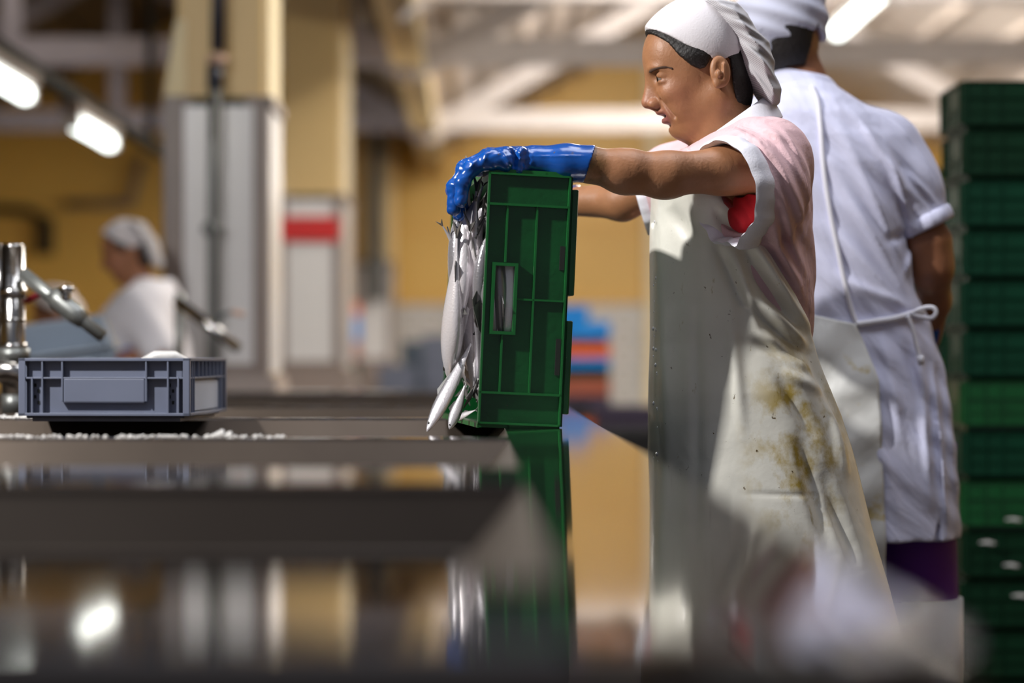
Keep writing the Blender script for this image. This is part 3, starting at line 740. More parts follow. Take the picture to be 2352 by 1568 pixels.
# ice and fish bits caught on the near stack
for k, (x, y) in enumerate(((2330, 1195), (2345, 1370), (2270, 1248), (2325, 1300))):
    p = pt(x, y, 5.965); mb = MB(); rr = random.Random(k)
    mb.tube([p+Vector((-.022, .0, .002)), p+Vector((-.006, -.008, .004)), p+Vector((.008, -.010, .001)), p+Vector((.020, 0, 0))], [.002, .004, .005, .002], 8)
    tag(mb.build('fish_scrap', M['scrap'], smooth=True), ['pale fish scrap on the rim low in the tall near crate stack', 'pale fish scrap lowest on the tall near crate stack', 'tiny scrap stuck to the tall near crate stack, leftmost of the four', 'scrap between two rims low on the tall near crate stack'][k], 'scrap')

# ---------------- far crates
def far_stack(x0, x1, y_tops, Y, cols, group, labels, H=None):
    base = None
    for i, (yt, yb) in enumerate(y_tops):
        a = pt(x0, yb, Y); b = pt(x1, yt, Y); L = b.x-a.x; H = b.z-a.z
        o = crate('plastic_crate', L, .40, H*.97, cols[i], cols[i], labels[i], 'crate', group, slots=False)
        o.location = ((a.x+b.x)/2, Y+.2, a.z)
FY = 14.0
ys_ = [(737, 775), (788, 822), (822, 845), (845, 866), (866, 908), (908, 935), (935, 962), (962, 1000)]
cl = [M['blueplastic'], M['orange'], M['blueplastic'], M['green2'], M['brownred'], M['purpledark'], M['black'], M['orange']]
lb = ['blue crate topmost in the far coloured stack, under the small blue box', 'bright orange crate in the far coloured stack, second down', 'thin blue crate below the bright orange one in the far stack', 'thin green crate in the middle of the far coloured stack', 'brownish orange crate in the lower far coloured stack', 'dark purple crate low in the far coloured stack', 'black crate low in the far coloured stack', 'lowest orange crate seen in the far stack']
far_stack(1250, 1398, ys_, FY, cl, 'coloured crates in the far stack', lb)
z0 = pt(0, 1000, FY).z
for i in range(5):
    o = crate('plastic_crate', .37, .40, z0/5*.97, M['purpledark'], M['purpledark'], 'dark crate near the floor under the far coloured stack', 'crate', 'dark crates at the foot of the far stack', slots=False)
    a = pt(1324, 0, FY); o.location = (a.x, FY+.2, z0/5*i)
o = crate('plastic_crate', .16, .30, .085, M['blueplastic'], M['blueplastic'], 'small bright blue box on top of the far coloured stack', 'box', slots=False); p = pt(1318, 736, FY); o.location = (p.x, FY+.2, p.z)
o = crate('plastic_crate', .36, .40, .028, M['purpledark'], M['purpledark'], 'thin dark tray between the blue and the bright orange crate', 'tray', slots=False); p = pt(1324, 787, FY); o.location = (p.x, FY+.2, p.z)
# dark bins on the floor behind the table, right of the far stack
def tub(x, y, Y, w_, d, h, m, label, cat='tub', rim=True):
    r = empty('plastic_tub', (x, Y, y)); tag(r, label, cat)
    a = w_/2; b = d/2; mb = MB()
    P = [[(-a*.86, -b*.86, 0), (a*.86, -b*.86, 0), (a*.86, b*.86, 0), (-a*.86, b*.86, 0)], [(-a, -b, h), (a, -b, h), (a, b, h), (-a, b, h)], [(-a+.012, -b+.012, h), (a-.012, -b+.012, h), (a-.012, b-.012, h), (-a+.012, b-.012, h)], [(-a*.84, -b*.84, .012), (a*.84, -b*.84, .012), (a*.84, b*.84, .012), (-a*.84, b*.84, .012)]]
    for q in P: mb.v += q
    mb.f.append((3, 2, 1, 0)); mb.f.append((12, 13, 14, 15))
    for i in range(3):
        for k in range(4): mb.f.append((i*4+k, i*4+(k+1) % 4, i*4+4+(k+1) % 4, i*4+4+k))
    mb.build('tub_body', m, r)
    mb = MB(); e = .02
    mb.box(-a-e, a+e, -b-e, -b, h-.03, h+.004); mb.box(-a-e, a+e, b, b+e, h-.03, h+.004); mb.box(-a-e, -a, -b, b, h-.03, h+.004); mb.box(a, a+e, -b, b, h-.03, h+.004)
    mb.build('tub_rim', m, r)
    return r
p = pt(1450, 935, 13); tub(p.x, 0, 13.2, .38, .45, p.z, M['purpledark'], 'dark tub on the floor right of the far coloured stack')
p = pt(1440, 985, 10.5); tub(p.x, 0, 10.5, .40, .45, p.z, M['black'], 'black tub on the floor beyond the table edge')
# grey-blue bins behind the table in the middle distance
def bin_stack(x0, x1, tops, Y, m, lab, grp):
    for i in range(len(tops)-1):
        a = pt(x0, tops[i+1], Y); b = pt(x1, tops[i], Y)
        o = crate('plastic_crate', b.x-a.x, .4, (b.z-a.z)*.98, m, m, lab[i], 'crate', grp, slots=False); o.location = ((a.x+b.x)/2, Y+.2, a.z)
bt = lambda Y, y0, n: [y0+i*(pt(0, y0, Y).z/n)*F/Y for i in range(n+1)]
def gs(x0, x1, y0, Y, n, m, what, grp):
    bin_stack(x0, x1, bt(Y, y0, n), Y, m, ['%s, %s' % (what, ordn[i]) for i in range(n)], grp)
gs(975, 1060, 768, 16, 7, M['greyplastic'], 'grey-blue crate in far stack left of the tipped crate', 'grey-blue crates left of the tipped crate')
gs(925, 972, 782, 17, 7, M['greyplasticdark'], 'dark grey crate in the slim far stack', 'dark grey crates in the slim far stack')
gs(872, 950, 838, 15, 6, M['greyplastic'], 'grey-blue crate before the farthest pillar', 'grey-blue crates before the farthest pillar')
tops = [692, 724, 782, 826]; 
for i, (m, l) in enumerate(((M['orange'], 'small orange crate peeking out behind the red-signed pillar'), (M['blueplastic'], 'small blue crate peeking out behind the red-signed pillar'), (M['brownred'], 'small brown-red crate peeking out behind the red-signed pillar'))):
    a = pt(790, tops[i+1], 18); b = pt(818, tops[i], 18); o = crate('plastic_crate', b.x-a.x, .4, (b.z-a.z)*.97, m, m, l, 'crate', 'crates behind the second pillar', slots=False); o.location = ((a.x+b.x)/2, 18.2, a.z)
a = pt(0, 826, 18).z
for i in range(5):
    o = crate('plastic_crate', .09, .4, a/5*.97, M['green3'], M['green3'], 'green crate at the foot of the small stack behind the second pillar', 'crate', 'crates behind the second pillar', slots=False); o.location = (pt(804, 0, 18).x, 18.2, a/5*i)

# ---------------- grey box with side handle on the table
def euro_box(label, Lx=.30, Ly=.40, H=.110):
    r = empty('storage_box'); tag(r, label, 'box'); a, b = Lx/2, Ly/2; t = .004; i0 = .012
    s = MB(); s.box(-a+i0, a-i0, -b+i0, b-i0, .006, .010)
    s.box(-a+i0, a-i0, -b+i0, -b+i0+t, .006, H-.004); s.box(-a+i0, a-i0, b-i0-t, b-i0, .006, H-.004); s.box(-a+i0, -a+i0+t, -b+i0, b-i0, .006, H-.004); s.box(a-i0-t, a-i0, -b+i0, b-i0, .006, H-.004)
    s.box(-a+.02, a-.02, -b+.02, b-.02, 0, .006)
    s.build('shell', M['greyplastic'], r)
    f = MB()
    for (z0, z1, e) in ((H-.005, H, 0), (.010, .015, 0), (H-.036, H-.033, .002)):
        f.box(-a+e, a-e, -b+e, -b+i0, z0, z1); f.box(-a+e, a-e, b-i0, b-e, z0, z1); f.box(-a+e, -a+i0, -b+e, b-e, z0, z1); f.box(a-i0, a-e, -b+e, b-e, z0, z1)
    for x in (-a, -a+.022, -a+.040, a-.040, a-.022, a-.003):
        z1 = H-.033 if x in (-a+.022, a-.022) else H
        for y0, y1 in ((-b+.001, -b+i0), (b-i0, b-.001)): f.box(x, x+.003, y0, y1, .012, z1)
    for x in (-.075, .072):
        f.box(x, x+.003, -b+.001, -b+i0, H-.075, H)
    for y in (-b, -b+.035, -b+.055, b-.055, b-.038, b-.003):
        for x0, x1 in ((-a+.001, -a+i0), (a-i0, a-.001)): f.box(x0, x1, y, y+.003, .012, H)
    for y in (-.10, -.06, -.02, .02, .06, .10):
        f.box(a-i0, a-.001, y, y+.003, H-.034, H)
    f.build('ribs', M['greyplastic'], r, bevel=.0006)
    h = MB(); h.box(-.072, .072, -b+.002, -b+i0, H-.078, H-.034); h.build('grip', M['greyplastic'], r, bevel=.003)
    d = MB()
    for x in (-a+.024, a-.040):
        for q in range(4): d.box(x+.001+.006*(q % 2), x+.005+.006*(q % 2), -b+i0-.0012, -b+i0+.0, H-.05-.010*q, H-.044-.010*q)
    d.build('vent_holes', M['slot'], r)
    MB().box(a-.010, a-.0065, -b+.060, b-.060, .018, H-.040).build('side_label_plate', M['greylight'], r)
    return r
bx = euro_box('grey-blue ribbed plastic box standing on the table bar, nearest box at left'); bth = math.radians(-3.2)
c0 = Vector((-.500, 4.18, TZ+.001)); ct, st_ = math.cos(bth), math.sin(bth)
bx.location = c0+Vector((-.15*ct-.20*st_, -.15*st_+.20*ct, 0)); bx.rotation_euler = (0, 0, bth)
# pale fish or lid edge showing over the rim
cv = MB(); cv.tube([(-.62, 4.38, TZ+.100), (-.585, 4.37, TZ+.114), (-.55, 4.37, TZ+.114), (-.52, 4.38, TZ+.100)], [.006, .010, .010, .005], 8)
tag(cv.build('fish', M['scrap'], smooth=True), 'pale curved fish back just showing over the rim of the nearest grey box', 'fish')
_gp = M['greyplastic']; M['greyplastic'] = mat('pale_blue_grey_plastic', (.26, .31, .38), .42)
b2 = euro_box('paler grey box tilted up behind the nearest grey box', .26, .34, .11)
b2.location = pt(150, 859, 6.6); b2.rotation_euler = (math.radians(15), math.radians(-8), math.radians(12))

M['greyplastic'] = _gp
# ---------------- taps
def path(o, P): return [Vector(p)-o.location for p in P]
t = empty('water_tap', pt(28, 900, 4.9)); tag(t, 'thick steel standpipe with angled spout and lever valve at the left edge', 'tap')
Yt = 4.9
MB().tube(path(t, [pt(30, 905, Yt), pt(30, 830, Yt), pt(30, 566, Yt)]), .024, 20).build('standpipe', M['chrome'], t, True)
for (y0, y1, rr) in ((560, 572, .020), (660, 684, .027), (730, 738, .0255), (788, 800, .028)): MB().tube(path(t, [pt(30, y0, Yt), pt(30, y1, Yt)]), rr, 20).build('collar', M['chrome'], t, True)
MB().tube(path(t, [pt(2, 560, Yt+.03), pt(2, 800, Yt+.03)]), .018, 14).build('rear_pipe', M['chrome'], t, True)
MB().tube(path(t, [pt(52, 628, Yt-.02), pt(120, 682, Yt-.04), pt(236, 772, Yt-.06)]), [.0145, .0135, .013], 16).build('spout', M['dullpipe'], t, True)
MB().tube(path(t, [pt(118, 672, Yt-.04), pt(135, 690, Yt-.042), pt(172, 720, Yt-.05), pt(192, 738, Yt-.055)]), [.016, .021, .021, .016], 14).build('valve_body', M['dullpipe'], t, True)
MB().tube(path(t, [pt(148, 700, Yt-.05), pt(153, 668, Yt-.06)]), [.013, .009], 10).build('valve_stem', M['chrome'], t, True)
MB().tube(path(t, [pt(136, 668, Yt-.07), pt(152, 660, Yt-.07), pt(168, 666, Yt-.07)]), .006, 8).build('valve_handle', M['chrome'], t, True)
MB().tube(path(t, [pt(58, 692, Yt+.02), pt(92, 674, Yt+.02)]), .007, 8).build('red_lever', mat('red_lever', (.35, .01, .02), .4), t, True)
MB().tube(path(t, bez([pt(-30, 855, Yt-.02), pt(10, 852, Yt-.02), pt(45, 858, Yt-.02), pt(52, 885, Yt)], 6)), .025, 16).build('elbow', M['chrome'], t, True)
MB().tube(path(t, [pt(30, 800, Yt), pt(30, 826, Yt)]), .034, 16).build('base_nut', M['dullpipe'], t, True)
MB().tube(path(t, [pt(30, 905, Yt), Vector((pt(30, 0, Yt).x, Yt, TZ-.002))]), .024, 16).build('riser', M['dullpipe'], t, True)
t2 = empty('water_tap', pt(412, 880, 7.0)); tag(t2, 'blurred smaller steel tap with slanting spout beside the nearest pillar', 'tap'); Y2 = 7.0
MB().tube(path(t2, [Vector((pt(412, 0, Y2).x, Y2, TZ-.01)), pt(412, 672, Y2)]), .014, 14).build('standpipe', M['dullpipe'], t2, True)
MB().tube(path(t2, [pt(405, 690, Y2-.03), pt(548, 800, Y2-.10)]), .0155, 14).build('spout', M['chrome'], t2, True)
MB().tube(path(t2, [pt(545, 797, Y2-.10), pt(551, 802, Y2-.10)]), .013, 14).build('spout_end', M['greypipe'], t2, True)
MB().tube(path(t2, [pt(492, 750, Y2-.07), pt(512, 722, Y2-.09), pt(535, 716, Y2-.09)]), .008, 8).build('valve_lever', M['greypipe'], t2, True)
MB().tube(path(t2, [pt(530, 716, Y2-.09), pt(562, 722, Y2-.09)]), .008, 8).build('lever_grip', M['copper'], t2, True)

# ================================================================== PEOPLE
def skin_col(base, H=None):
    """tint per vertex: lips, flushed nose and cheeks as lasting skin colour"""
    base = np.array(base)
    def f(V):
        c = np.tile(base, (len(V), 1)).astype(np.float32)
        if H:
            def g(x, y, dw, r):
                p = H(x, y, dw); return np.exp(-((V[:, 0]-p.x)**2+((V[:, 1]-p.y)*.8)**2+(V[:, 2]-p.z)**2)/(r*H.s)**2)[:, None]
            lip = np.clip(g(1516, 259, 0, .010)*1.3+g(1526, 279, 0, .011)*1.3+g(1530, 262, -.015, .009)+g(1536, 274, -.014, .010), 0, 1)
            c = c*(1-lip)+np.array((.30, .10, .085))*lip
            fl = np.clip(g(1480, 236, 0, .020)*.7+g(1550, 225, -.05, .028)*.5, 0, 1)
            c = c*(1-fl*.6)+np.array((.46, .17, .11))*fl*.6
            ey = np.clip(g(1520, 194, -.036, .010)*.7, 0, .5); c = c*(1-ey)+c*np.array((.62, .50, .50))*ey
        return c
    return f
class HeadFrame:
    """maps head coordinates (profile x, y and offset towards the back) to the place where a head stands"""
    def __init__(s, o, sc=1.0): s.o = Vector(o); s.s = sc
    def __call__(s, x, y, dw=0): return s.o+Vector(((x-1590)/1354.4, dw, -(y-150)/1354.4))*s.s
def head_prims(f, H, neck_to=(1683, 372), fine=True):
    s = H.s; A = lambda *a, **k: f.ell(*a, **k)
    def E(x, y, dw, r, k=.01, mode='add', rot=0): f.ell(H(x, y, dw), tuple(v*s for v in r), k*s, mode, rot)
    def K(a, b, ra, rb, k=.01, mode='add', sq=(1, 1, 1)): f.cone(H(*a), H(*b), ra*s, rb*s, k*s, mode, sq)
    E(1596, 128, 0, (.083, .070, .083), 0)                       # cranium
    E(1527, 132, 0, (.032, .050, .046), .025)                    # forehead
    E(1572, 205, 0, (.048, .053, .062), .025)                    # middle face
    E(1566, 252, 0, (.030, .034, .034), .02)                     # muzzle
    E(1566, 297, 0, (.0205, .022, .0165), .012)                  # chin
    for q in (-1, 1):
        K((1640, 220, q*.050), (1580, 293, q*.018), .016, .013, .018)      # jaw
        E(1548, 217, q*.035, (.026, .020, .020), .014)           # cheekbone
        E(1572, 248, q*.030, (.026, .021, .026), .014)
        E(1513, 163, q*.024, (.018, .025, .0085), .010)          # brow ridge
    K((1612, 238, 0), (1592, 276, 0), .047, .032, .02)           # under jaw
    K((1642, 215, 0), (*neck_to, 0), .050, .060, .03)            # neck
    for q in (-1, 1): K((1655, 235, q*.050), (1618, 350, q*.016), .011, .012, .015)
    K((1498, 172, 0), (1489, 228, 0), .0085, .0100, .012)        # nose
    K((1510, 195, 0), (1505, 236, 0), .010, .0135, .010)
    E(1487, 237, 0, (.0098, .0105, .0090), .005)
    for q in (-1, 1):
        E(1503, 240, q*.0130, (.0115, .0070, .0085), .004)
        E(1498, 250, q*.0075, (.0055, .0032, .0030), .003, 'cut')
        E(1501, 184, q*.036, (.0100, .0130, .0090), .012, 'cut')  # eye socket
        E(1522, 179, q*.0340, (.0133, .0157, .0104), .003)        # upper lid over the ball
        E(1522, 194, q*.0340, (.0118, .0150, .0062), .004)        # lower lid
        E(1503, 188, q*.0380, (.0110, .0125, .0016), .0015, 'cut')
        K((1538, 204, q*.038), (1512, 214, q*.026), .0035, .003, .006) # bag under the eye
        K((1518, 234, q*.026), (1546, 272, q*.034), .0026, .0026, .007, 'cut')  # cheek fold
    K((1519, 246, 0), (1521, 254, 0), .0095, .0095, .008)
    E(1522, 258, 0, (.0100, .020, .0052), .004)
    E(1534, 278, 0, (.0105, .017, .0066), .004)
    E(1524, 268, 0, (.0190, .019, .0030), .002, 'cut')           # parted lips
    E(1534, 289, 0, (.006, .018, .0028), .005, 'cut')
    for q in (-1, 1):
        E(1644, 176, q*.0735, (.0172, .0070, .0270), .006, rot=.12)
        E(1646, 172, q*.081, (.0105, .0050, .0185), .003, 'cut', rot=.12)
        E(1640, 182, q*.080, (.0050, .0050, .0070), .002)         # tragus side
        E(1638, 203, q*.075, (.0075, .0050, .0085), .004)         # lobe
        K((1652, 160, q*.079), (1652, 192, q*.079), .0028, .0028, .003)  # antihelix
def eyes(H, root, f=None):
    s = H.s
    for q in (-1, 1):
        c = H(1521, 185, q*.0335); r = .0118*s; rows = []
        for i in range(13):
            a = PI*i/12; rows.append([tuple(c+Vector((-math.cos(a)*r, math.sin(a)*math.cos(2*PI*k/20)*r, math.sin(a)*math.sin(2*PI*k/20)*r))) for k in range(20)])
        e = loft(rows, 'eye', M['eyewhite'], root, True)
        d = (H(1500, 188, q*.035)-c).normalized(); g = MB(); g.tube([c+d*r*.90, c+d*r*1.01, c+d*r*1.03], [.0055*s, .0050*s, .0005*s], 16)
        g.build('iris', M['iris'], e, True)
        if f is not None and q < 0:
            P = []
            for x, y in ((1489, 170), (1498, 166), (1512, 163), (1528, 163), (1540, 168)):
                p = H(x, y); a = int(np.searchsorted(f.x, p.x)); c_ = int(np.searchsorted(f.z, p.z)); col_ = np.nonzero(f.d[a, :, c_] < 0)[0]
                P.append(Vector((p.x, float(f.y[col_[0]]) if len(col_) else p.y-.04, p.z)))
            b = MB(); b.tube(bez(P, 5), [.0014*s]+[.0026*s]*14+[.0020*s]*5+[.0008*s], 6); b.build('eyebrow', M['brow'], root, True)
def hxz(H, pts): return [(H(x, y).x, H(x, y).z) for x, y in pts]
def headwear(H, root, h=.0022, hair=True, capm='cap', meshm='mesh'):
    s = H.s; c = H(1640, 130); yr = .10*s
    def fld(x0, y0, x1, y1, st): 
        a = H(x0, y1); b = H(x1, y0); return Field(axis([(a.x, b.x, st)]), axis([(c.y-yr, c.y+yr, st)]), axis([(a.z, b.z, st)]))
    if hair:
        f = fld(1460, -30, 1780, 320, h*1.3)
        f.ell(H(1594, 126), (.0855*s, .0745*s, .0855*s), 0); f.ell(H(1522, 132), (.0365*s, .0535*s, .050*s), .03*s)
        f.ell(H(1668, 190), (.040*s, .058*s, .062*s), .03*s); f.ell(H(1690, 225), (.026*s, .040*s, .030*s), .02*s)
        f.ell(H(1585, 140), (.050*s, .0760*s, .030*s), .02*s)
        f.clip_poly(hxz(H, [(1470, -30), (1484, 78), (1500, 88), (1528, 108), (1552, 138), (1578, 160), (1598, 168), (1612, 166), (1622, 146), (1640, 138), (1668, 142), (1672, 165), (1676, 200), (1684, 240), (1694, 266), (1716, 262), (1745, 225), (1760, 100), (1700, -30)]))
        f.disp(lambda X, Y, Z: (.0005*s*np.sin((X*.8-Z*1.0)/s*700+20*np.sin(Y/s*30))).astype(np.float32))
        f.mesh('hair', M['hair'], root)
    f = fld(1460, -40, 1760, 170, h)
    f.ell(H(1598, 112), (.0895*s, .0790*s, .0880*s), 0); f.ell(H(1528, 110), (.040*s, .058*s, .040*s), .03*s)
    f.clip_poly(hxz(H, [(1470, 40), (1486, 72), (1505, 80), (1535, 96), (1570, 117), (1600, 131), (1618, 139), (1637, 153), (1660, 143), (1690, 132), (1700, 100), (1688, 70), (1662, 48), (1640, 25), (1622, 5), (1600, -40), (1460, -40)]))
    f.shell(.006*s)
    f.mesh('cap', M[capm], root, smooth_it=1)
    f = fld(1590, -30, 1830, 290, h)
    f.puff(hxz(H, [(1606, 2), (1642, -2), (1690, 8), (1716, 34), (1728, 62), (1763, 100), (1777, 145), (1777, 172), (1794, 208), (1790, 238), (1765, 259), (1748, 240), (1728, 205), (1710, 175), (1690, 140), (1676, 100), (1650, 60), (1625, 30)]), c.y, .042*s, .078*s, 0)
    F2 = []
    for a, b, wd, am in (((1610, 12), (1735, 66), .006, .006), ((1620, 30), (1770, 110), .005, .007), ((1655, 62), (1778, 150), .005, .006), ((1680, 95), (1785, 200), .0055, .007), ((1690, 135), (1770, 245), .005, .005), ((1600, 5), (1700, 22), .004, .004), ((1640, 50), (1720, 90), .004, .004)):
        F2.append(fold(H(*a), H(*b), wd*s, am*s))
    f.disp(lambda X, Y, Z: sum(q(X, Z) for q in F2).astype(np.float32)*(1+0*Y))
    f.mesh('cap_snood', M[meshm], root)
def surf_y(T, w0, x, z, n=2.4, off=0, side=-1):
    T = sorted(T); zs = [t[0] for t in T]
    xl = np.interp(z, zs, [t[1] for t in T]); xr = np.interp(z, zs, [t[2] for t in T]); b = np.interp(z, zs, [t[3] for t in T])+off
    w = w0+np.interp(z, zs, [t[4] if len(t) > 4 else 0 for t in T])
    q = min(.999, abs((x-(xl+xr)/2)/((xr-xl)/2+off))); return w+side*b*(1-q**n)**(1/n)
def glove_hand(f, W, K1, K2, T1, T2, side=-1):
    pass
def shoe(mb, x, y, L=.26, dirx=-1):
    mb.tube([(x-dirx*.07, y, .045), (x, y, .055), (x+dirx*.10, y, .045), (x+dirx*.18, y, .03)], [.040, .046, .045, .028], 14)
    return mb

# ------------------------------------------------------------------ foreground worker
W0 = 4.10
Hm = HeadFrame(pt(1590, 150, W0))
wk = empty('person', (pt(1690, 0, W0).x, W0+.02, 0))
tag(wk, 'person in profile in pink shirt, white stained apron and blue gloves emptying a green crate', 'person')
def par(o, root): o.parent = root; o.matrix_parent_inverse = root.matrix_world.inverted(); return o
bpy.context.view_layer.update()
def rows_px(R, Y):
    out = []
    for r in R:
        a = pt(r[1], r[0], Y); b = pt(r[2], r[0], Y); out.append((a.z, a.x, b.x, *r[3:]))
    return out
WT = 4.13
torso = rows_px([(275, 1690, 1775, .050), (292, 1665, 1800, .10), (318, 1610, 1824, .155), (348, 1560, 1842, .182), (420, 1512, 1856, .180), (480, 1510, 1862, .160), (560, 1508, 1867, .150), (640, 1510, 1870, .142), (700, 1512, 1868, .138), (780, 1515, 1862, .140), (900, 1518, 1880, .155), (1000, 1518, 1900, .165), (1100, 1520, 1915, .17)], WT)
xs = axis([(.10, .27, .004), (.27, .43, .0015), (.43, .62, .004)])
ys = axis([(3.78, 4.0, .004), (4.0, 4.105, .002), (4.105, 4.19, .0025), (4.19, 4.46, .005)])
zs = axis([(-.01, 1.36, .007), (1.36, 1.44, .003), (1.44, 1.63, .0015), (1.63, 1.70, .005)])
f = Field(xs, ys, zs)
head_prims(f, Hm)
# trunk and legs under the clothes
f.cone(pt(1700, 470, W0+.02), pt(1690, 600, WT), .09, .105, .03); f.cone(pt(1690, 600, WT), pt(1700, 860, WT), .105, .115, .06)
f.cone(pt(1715, 400, 4.0), pt(1715, 400, 4.25), .05, .05, .03); f.cone(pt(1688, 360, W0), pt(1700, 470, W0), .055, .07, .02)
for q in (-1, 1):
    hp = Vector((.445, WT+q*.09, .80)); kn = Vector((.425, WT+q*.09, .46)); an = Vector((.455, WT+q*.09, .08))
    f.cone(hp, kn, .085, .056, .03); f.cone(kn, an, .054, .036, .02); f.cone(an, an+Vector((-.15, 0, -.045)), .034, .026, .02)
# near (left) arm reaching over the crate
sh, el, wr = pt(1760, 392, 3.965), pt(1535, 400, 3.905), pt(1352, 378, 3.885)
f.cone(sh, pt(1660, 392, 3.94), .044, .0365, .02); f.cone(pt(1660, 392, 3.94), el, .0365, .0335, .02)
f.ell(pt(1520, 412, 3.905), (.030, .030, .027), .02)
f.cone(el, pt(1430, 395, 3.895), .0335, .0335, .02); f.cone(pt(1440, 393, 3.895), wr, .0335, .0255, .02); f.cone(wr, pt(1215, 372, 3.89), .0255, .019, .02)
# far (right) arm holding the crate from behind
s2, e2, w2 = pt(1600, 385, 4.30), pt(1430, 462, 4.385), pt(1296, 462, 4.46)
f.cone(s2, e2, .044, .033, .02); f.cone(e2, w2, .033, .026, .02); f.cone(w2, pt(1240, 462, 4.50), .022, .02, .02)
body = f.mesh('body', M['skin'], None, skin_col((.365, .165, .076), Hm), 0); par(body, wk)
tmp = empty('tmp'); 
before = set(bpy.data.objects)
eyes(Hm, tmp, f); headwear(Hm, tmp)
# --- shirt
near_c1 = pt(1686, 437, 3.935); an = Vector((.76, .60, .10)).normalized()
def shirt():
    f = Field(axis([(.26, .62, .0032)]), axis([(3.80, 4.42, .0032)]), axis([(.86, 1.49, .0032)]))
    f.col(torso, WT, 0, 2.3)
    f.cone(pt(1752, 375, 4.03), near_c1+an*.05, .076, .078, .04); f.cone(near_c1+an*.06, near_c1-an*.01, .076, .0755, .02, sq=(1, 1, .97))
    f.cone(pt(1640, 385, 4.27), pt(1530, 432, 4.33), .072, .068, .04); f.cone(pt(1540, 430, 4.33), pt(1490, 452, 4.355), .066, .062, .03)
    f.cone(near_c1+an*.06, near_c1-an*.20, .066, .072, .004, 'cut')
    f.cone(pt(1550, 415, 4.33), pt(1440, 480, 4.37), .052, .056, .004, 'cut')
    f.cone(pt(1668, 300, W0), pt(1640, 180, W0), .066, .080, .006, 'cut')
    f.cone(pt(1680, 330, W0), pt(1600, 340, W0), .030, .022, .01, 'cut')
    c = near_c1+an*.004; s = an
    f.clip(lambda X, Y, Z: np.where((Y < 4.05) & (Z > 1.2), -((X-c.x)*s.x+(Y-c.y)*s.y+(Z-c.z)*s.z), -1))
    c2 = pt(1487, 460, 4.355); s2_ = Vector((.9, -.1, .25)).normalized()
    f.clip(lambda X, Y, Z: np.where((Y > 4.2) & (X < .36), -((X-c2.x)*s2_.x+(Y-c2.y)*s2_.y+(Z-c2.z)*s2_.z), -1))
    FF = [fold(pt(*a, 4.0), pt(*b, 4.0), wd*.8, am*1.4) for a, b, wd, am in (
        ((1760, 300), (1860, 480), .010, .006), ((1745, 340), (1862, 560), .011, .007), ((1752, 420), (1858, 640), .010, .008), ((1748, 500), (1862, 700), .011, .009),
        ((1720, 290), (1800, 330), .009, .005), ((1700, 310), (1760, 380), .008, .005), ((1770, 560), (1850, 660), .009, .006), ((1640, 330), (1700, 300), .008, .004), ((1790, 300), (1840, 400), .009, .005),
        ((1545, 330), (1560, 360), .006, .004), ((1575, 320), (1585, 360), .006, .004))]
    f.disp(lambda X, Y, Z: sum(q(X, Z) for q in FF).astype(np.float32)*(1+0*Y)+(.0016*np.sin(X*90+Z*60+Y*40)).astype(np.float32))
    return f.mesh('shirt', M['pink'], tmp)
shirt()
def cuff(c, n, up, rb, ru, width, thick, name, m, seg=96, ruff=.004, gather=None, lean=0):
    """rolled cloth band round a sleeve opening"""
    n = n.normalized(); u = (up-n*up.dot(n)).normalized(); v = n.cross(u); rows = []
    prof = [(0, 0), (.15, .8), (.5, 1), (.85, .8), (1, 0), (.85, -.7), (.5, -.9), (.15, -.7)]
    for k in range(seg):
        a = 2*PI*k/seg; ca, sa = math.cos(a), math.sin(a)
        g = gather(a) if gather else 0
        w = ruff*(math.sin(a*9)+.6*math.sin(a*17+1))*(.25+g)
        r = []
        for t, h in prof:
            rad = 1
            p = c+u*(ca*(ru+h*thick+w+g*.004))+v*(sa*(rb+h*thick+w))+n*((t-.5)*width*(1+.25*g)+lean*ca)
            r.append(tuple(p))
        rows.append(r)
    rows.append(rows[0])
    return loft([r+[r[0]] for r in rows], name, m, tmp)
gat = lambda a: math.exp(-((abs((a-PI))/.9)**2))
cuff(near_c1-an*.004, an, Vector((-.12, .0, 1)), .0755, .0825, .044, .0065, 'cuff', M['white'], gather=gat, ruff=.0035, lean=-.006)
cuff(pt(1489, 459, 4.355), Vector((.9, -.1, .25)), Vector((0, 0, 1)), .060, .060, .035, .005, 'cuff', M['white'])
# red undershirt seen in the sleeve opening
f = Field(axis([(.38, .52, .0025)]), axis([(3.86, 4.12, .0035)]), axis([(1.20, 1.42, .0025)]))
f.cone(near_c1+an*.055+Vector((0, 0, -.030)), near_c1+an*.018+Vector((.002, 0, -.046)), .045, .026, 0)
f.cone(pt(1760, 392, 3.965), pt(1600, 392, 3.93), .0455, .038, .003, 'cut')
f.disp(lambda X, Y, Z: (.0015*np.sin(X*260+Z*180)).astype(np.float32)*(1+0*Y)); f.mesh('undershirt', M['redcloth'], tmp)
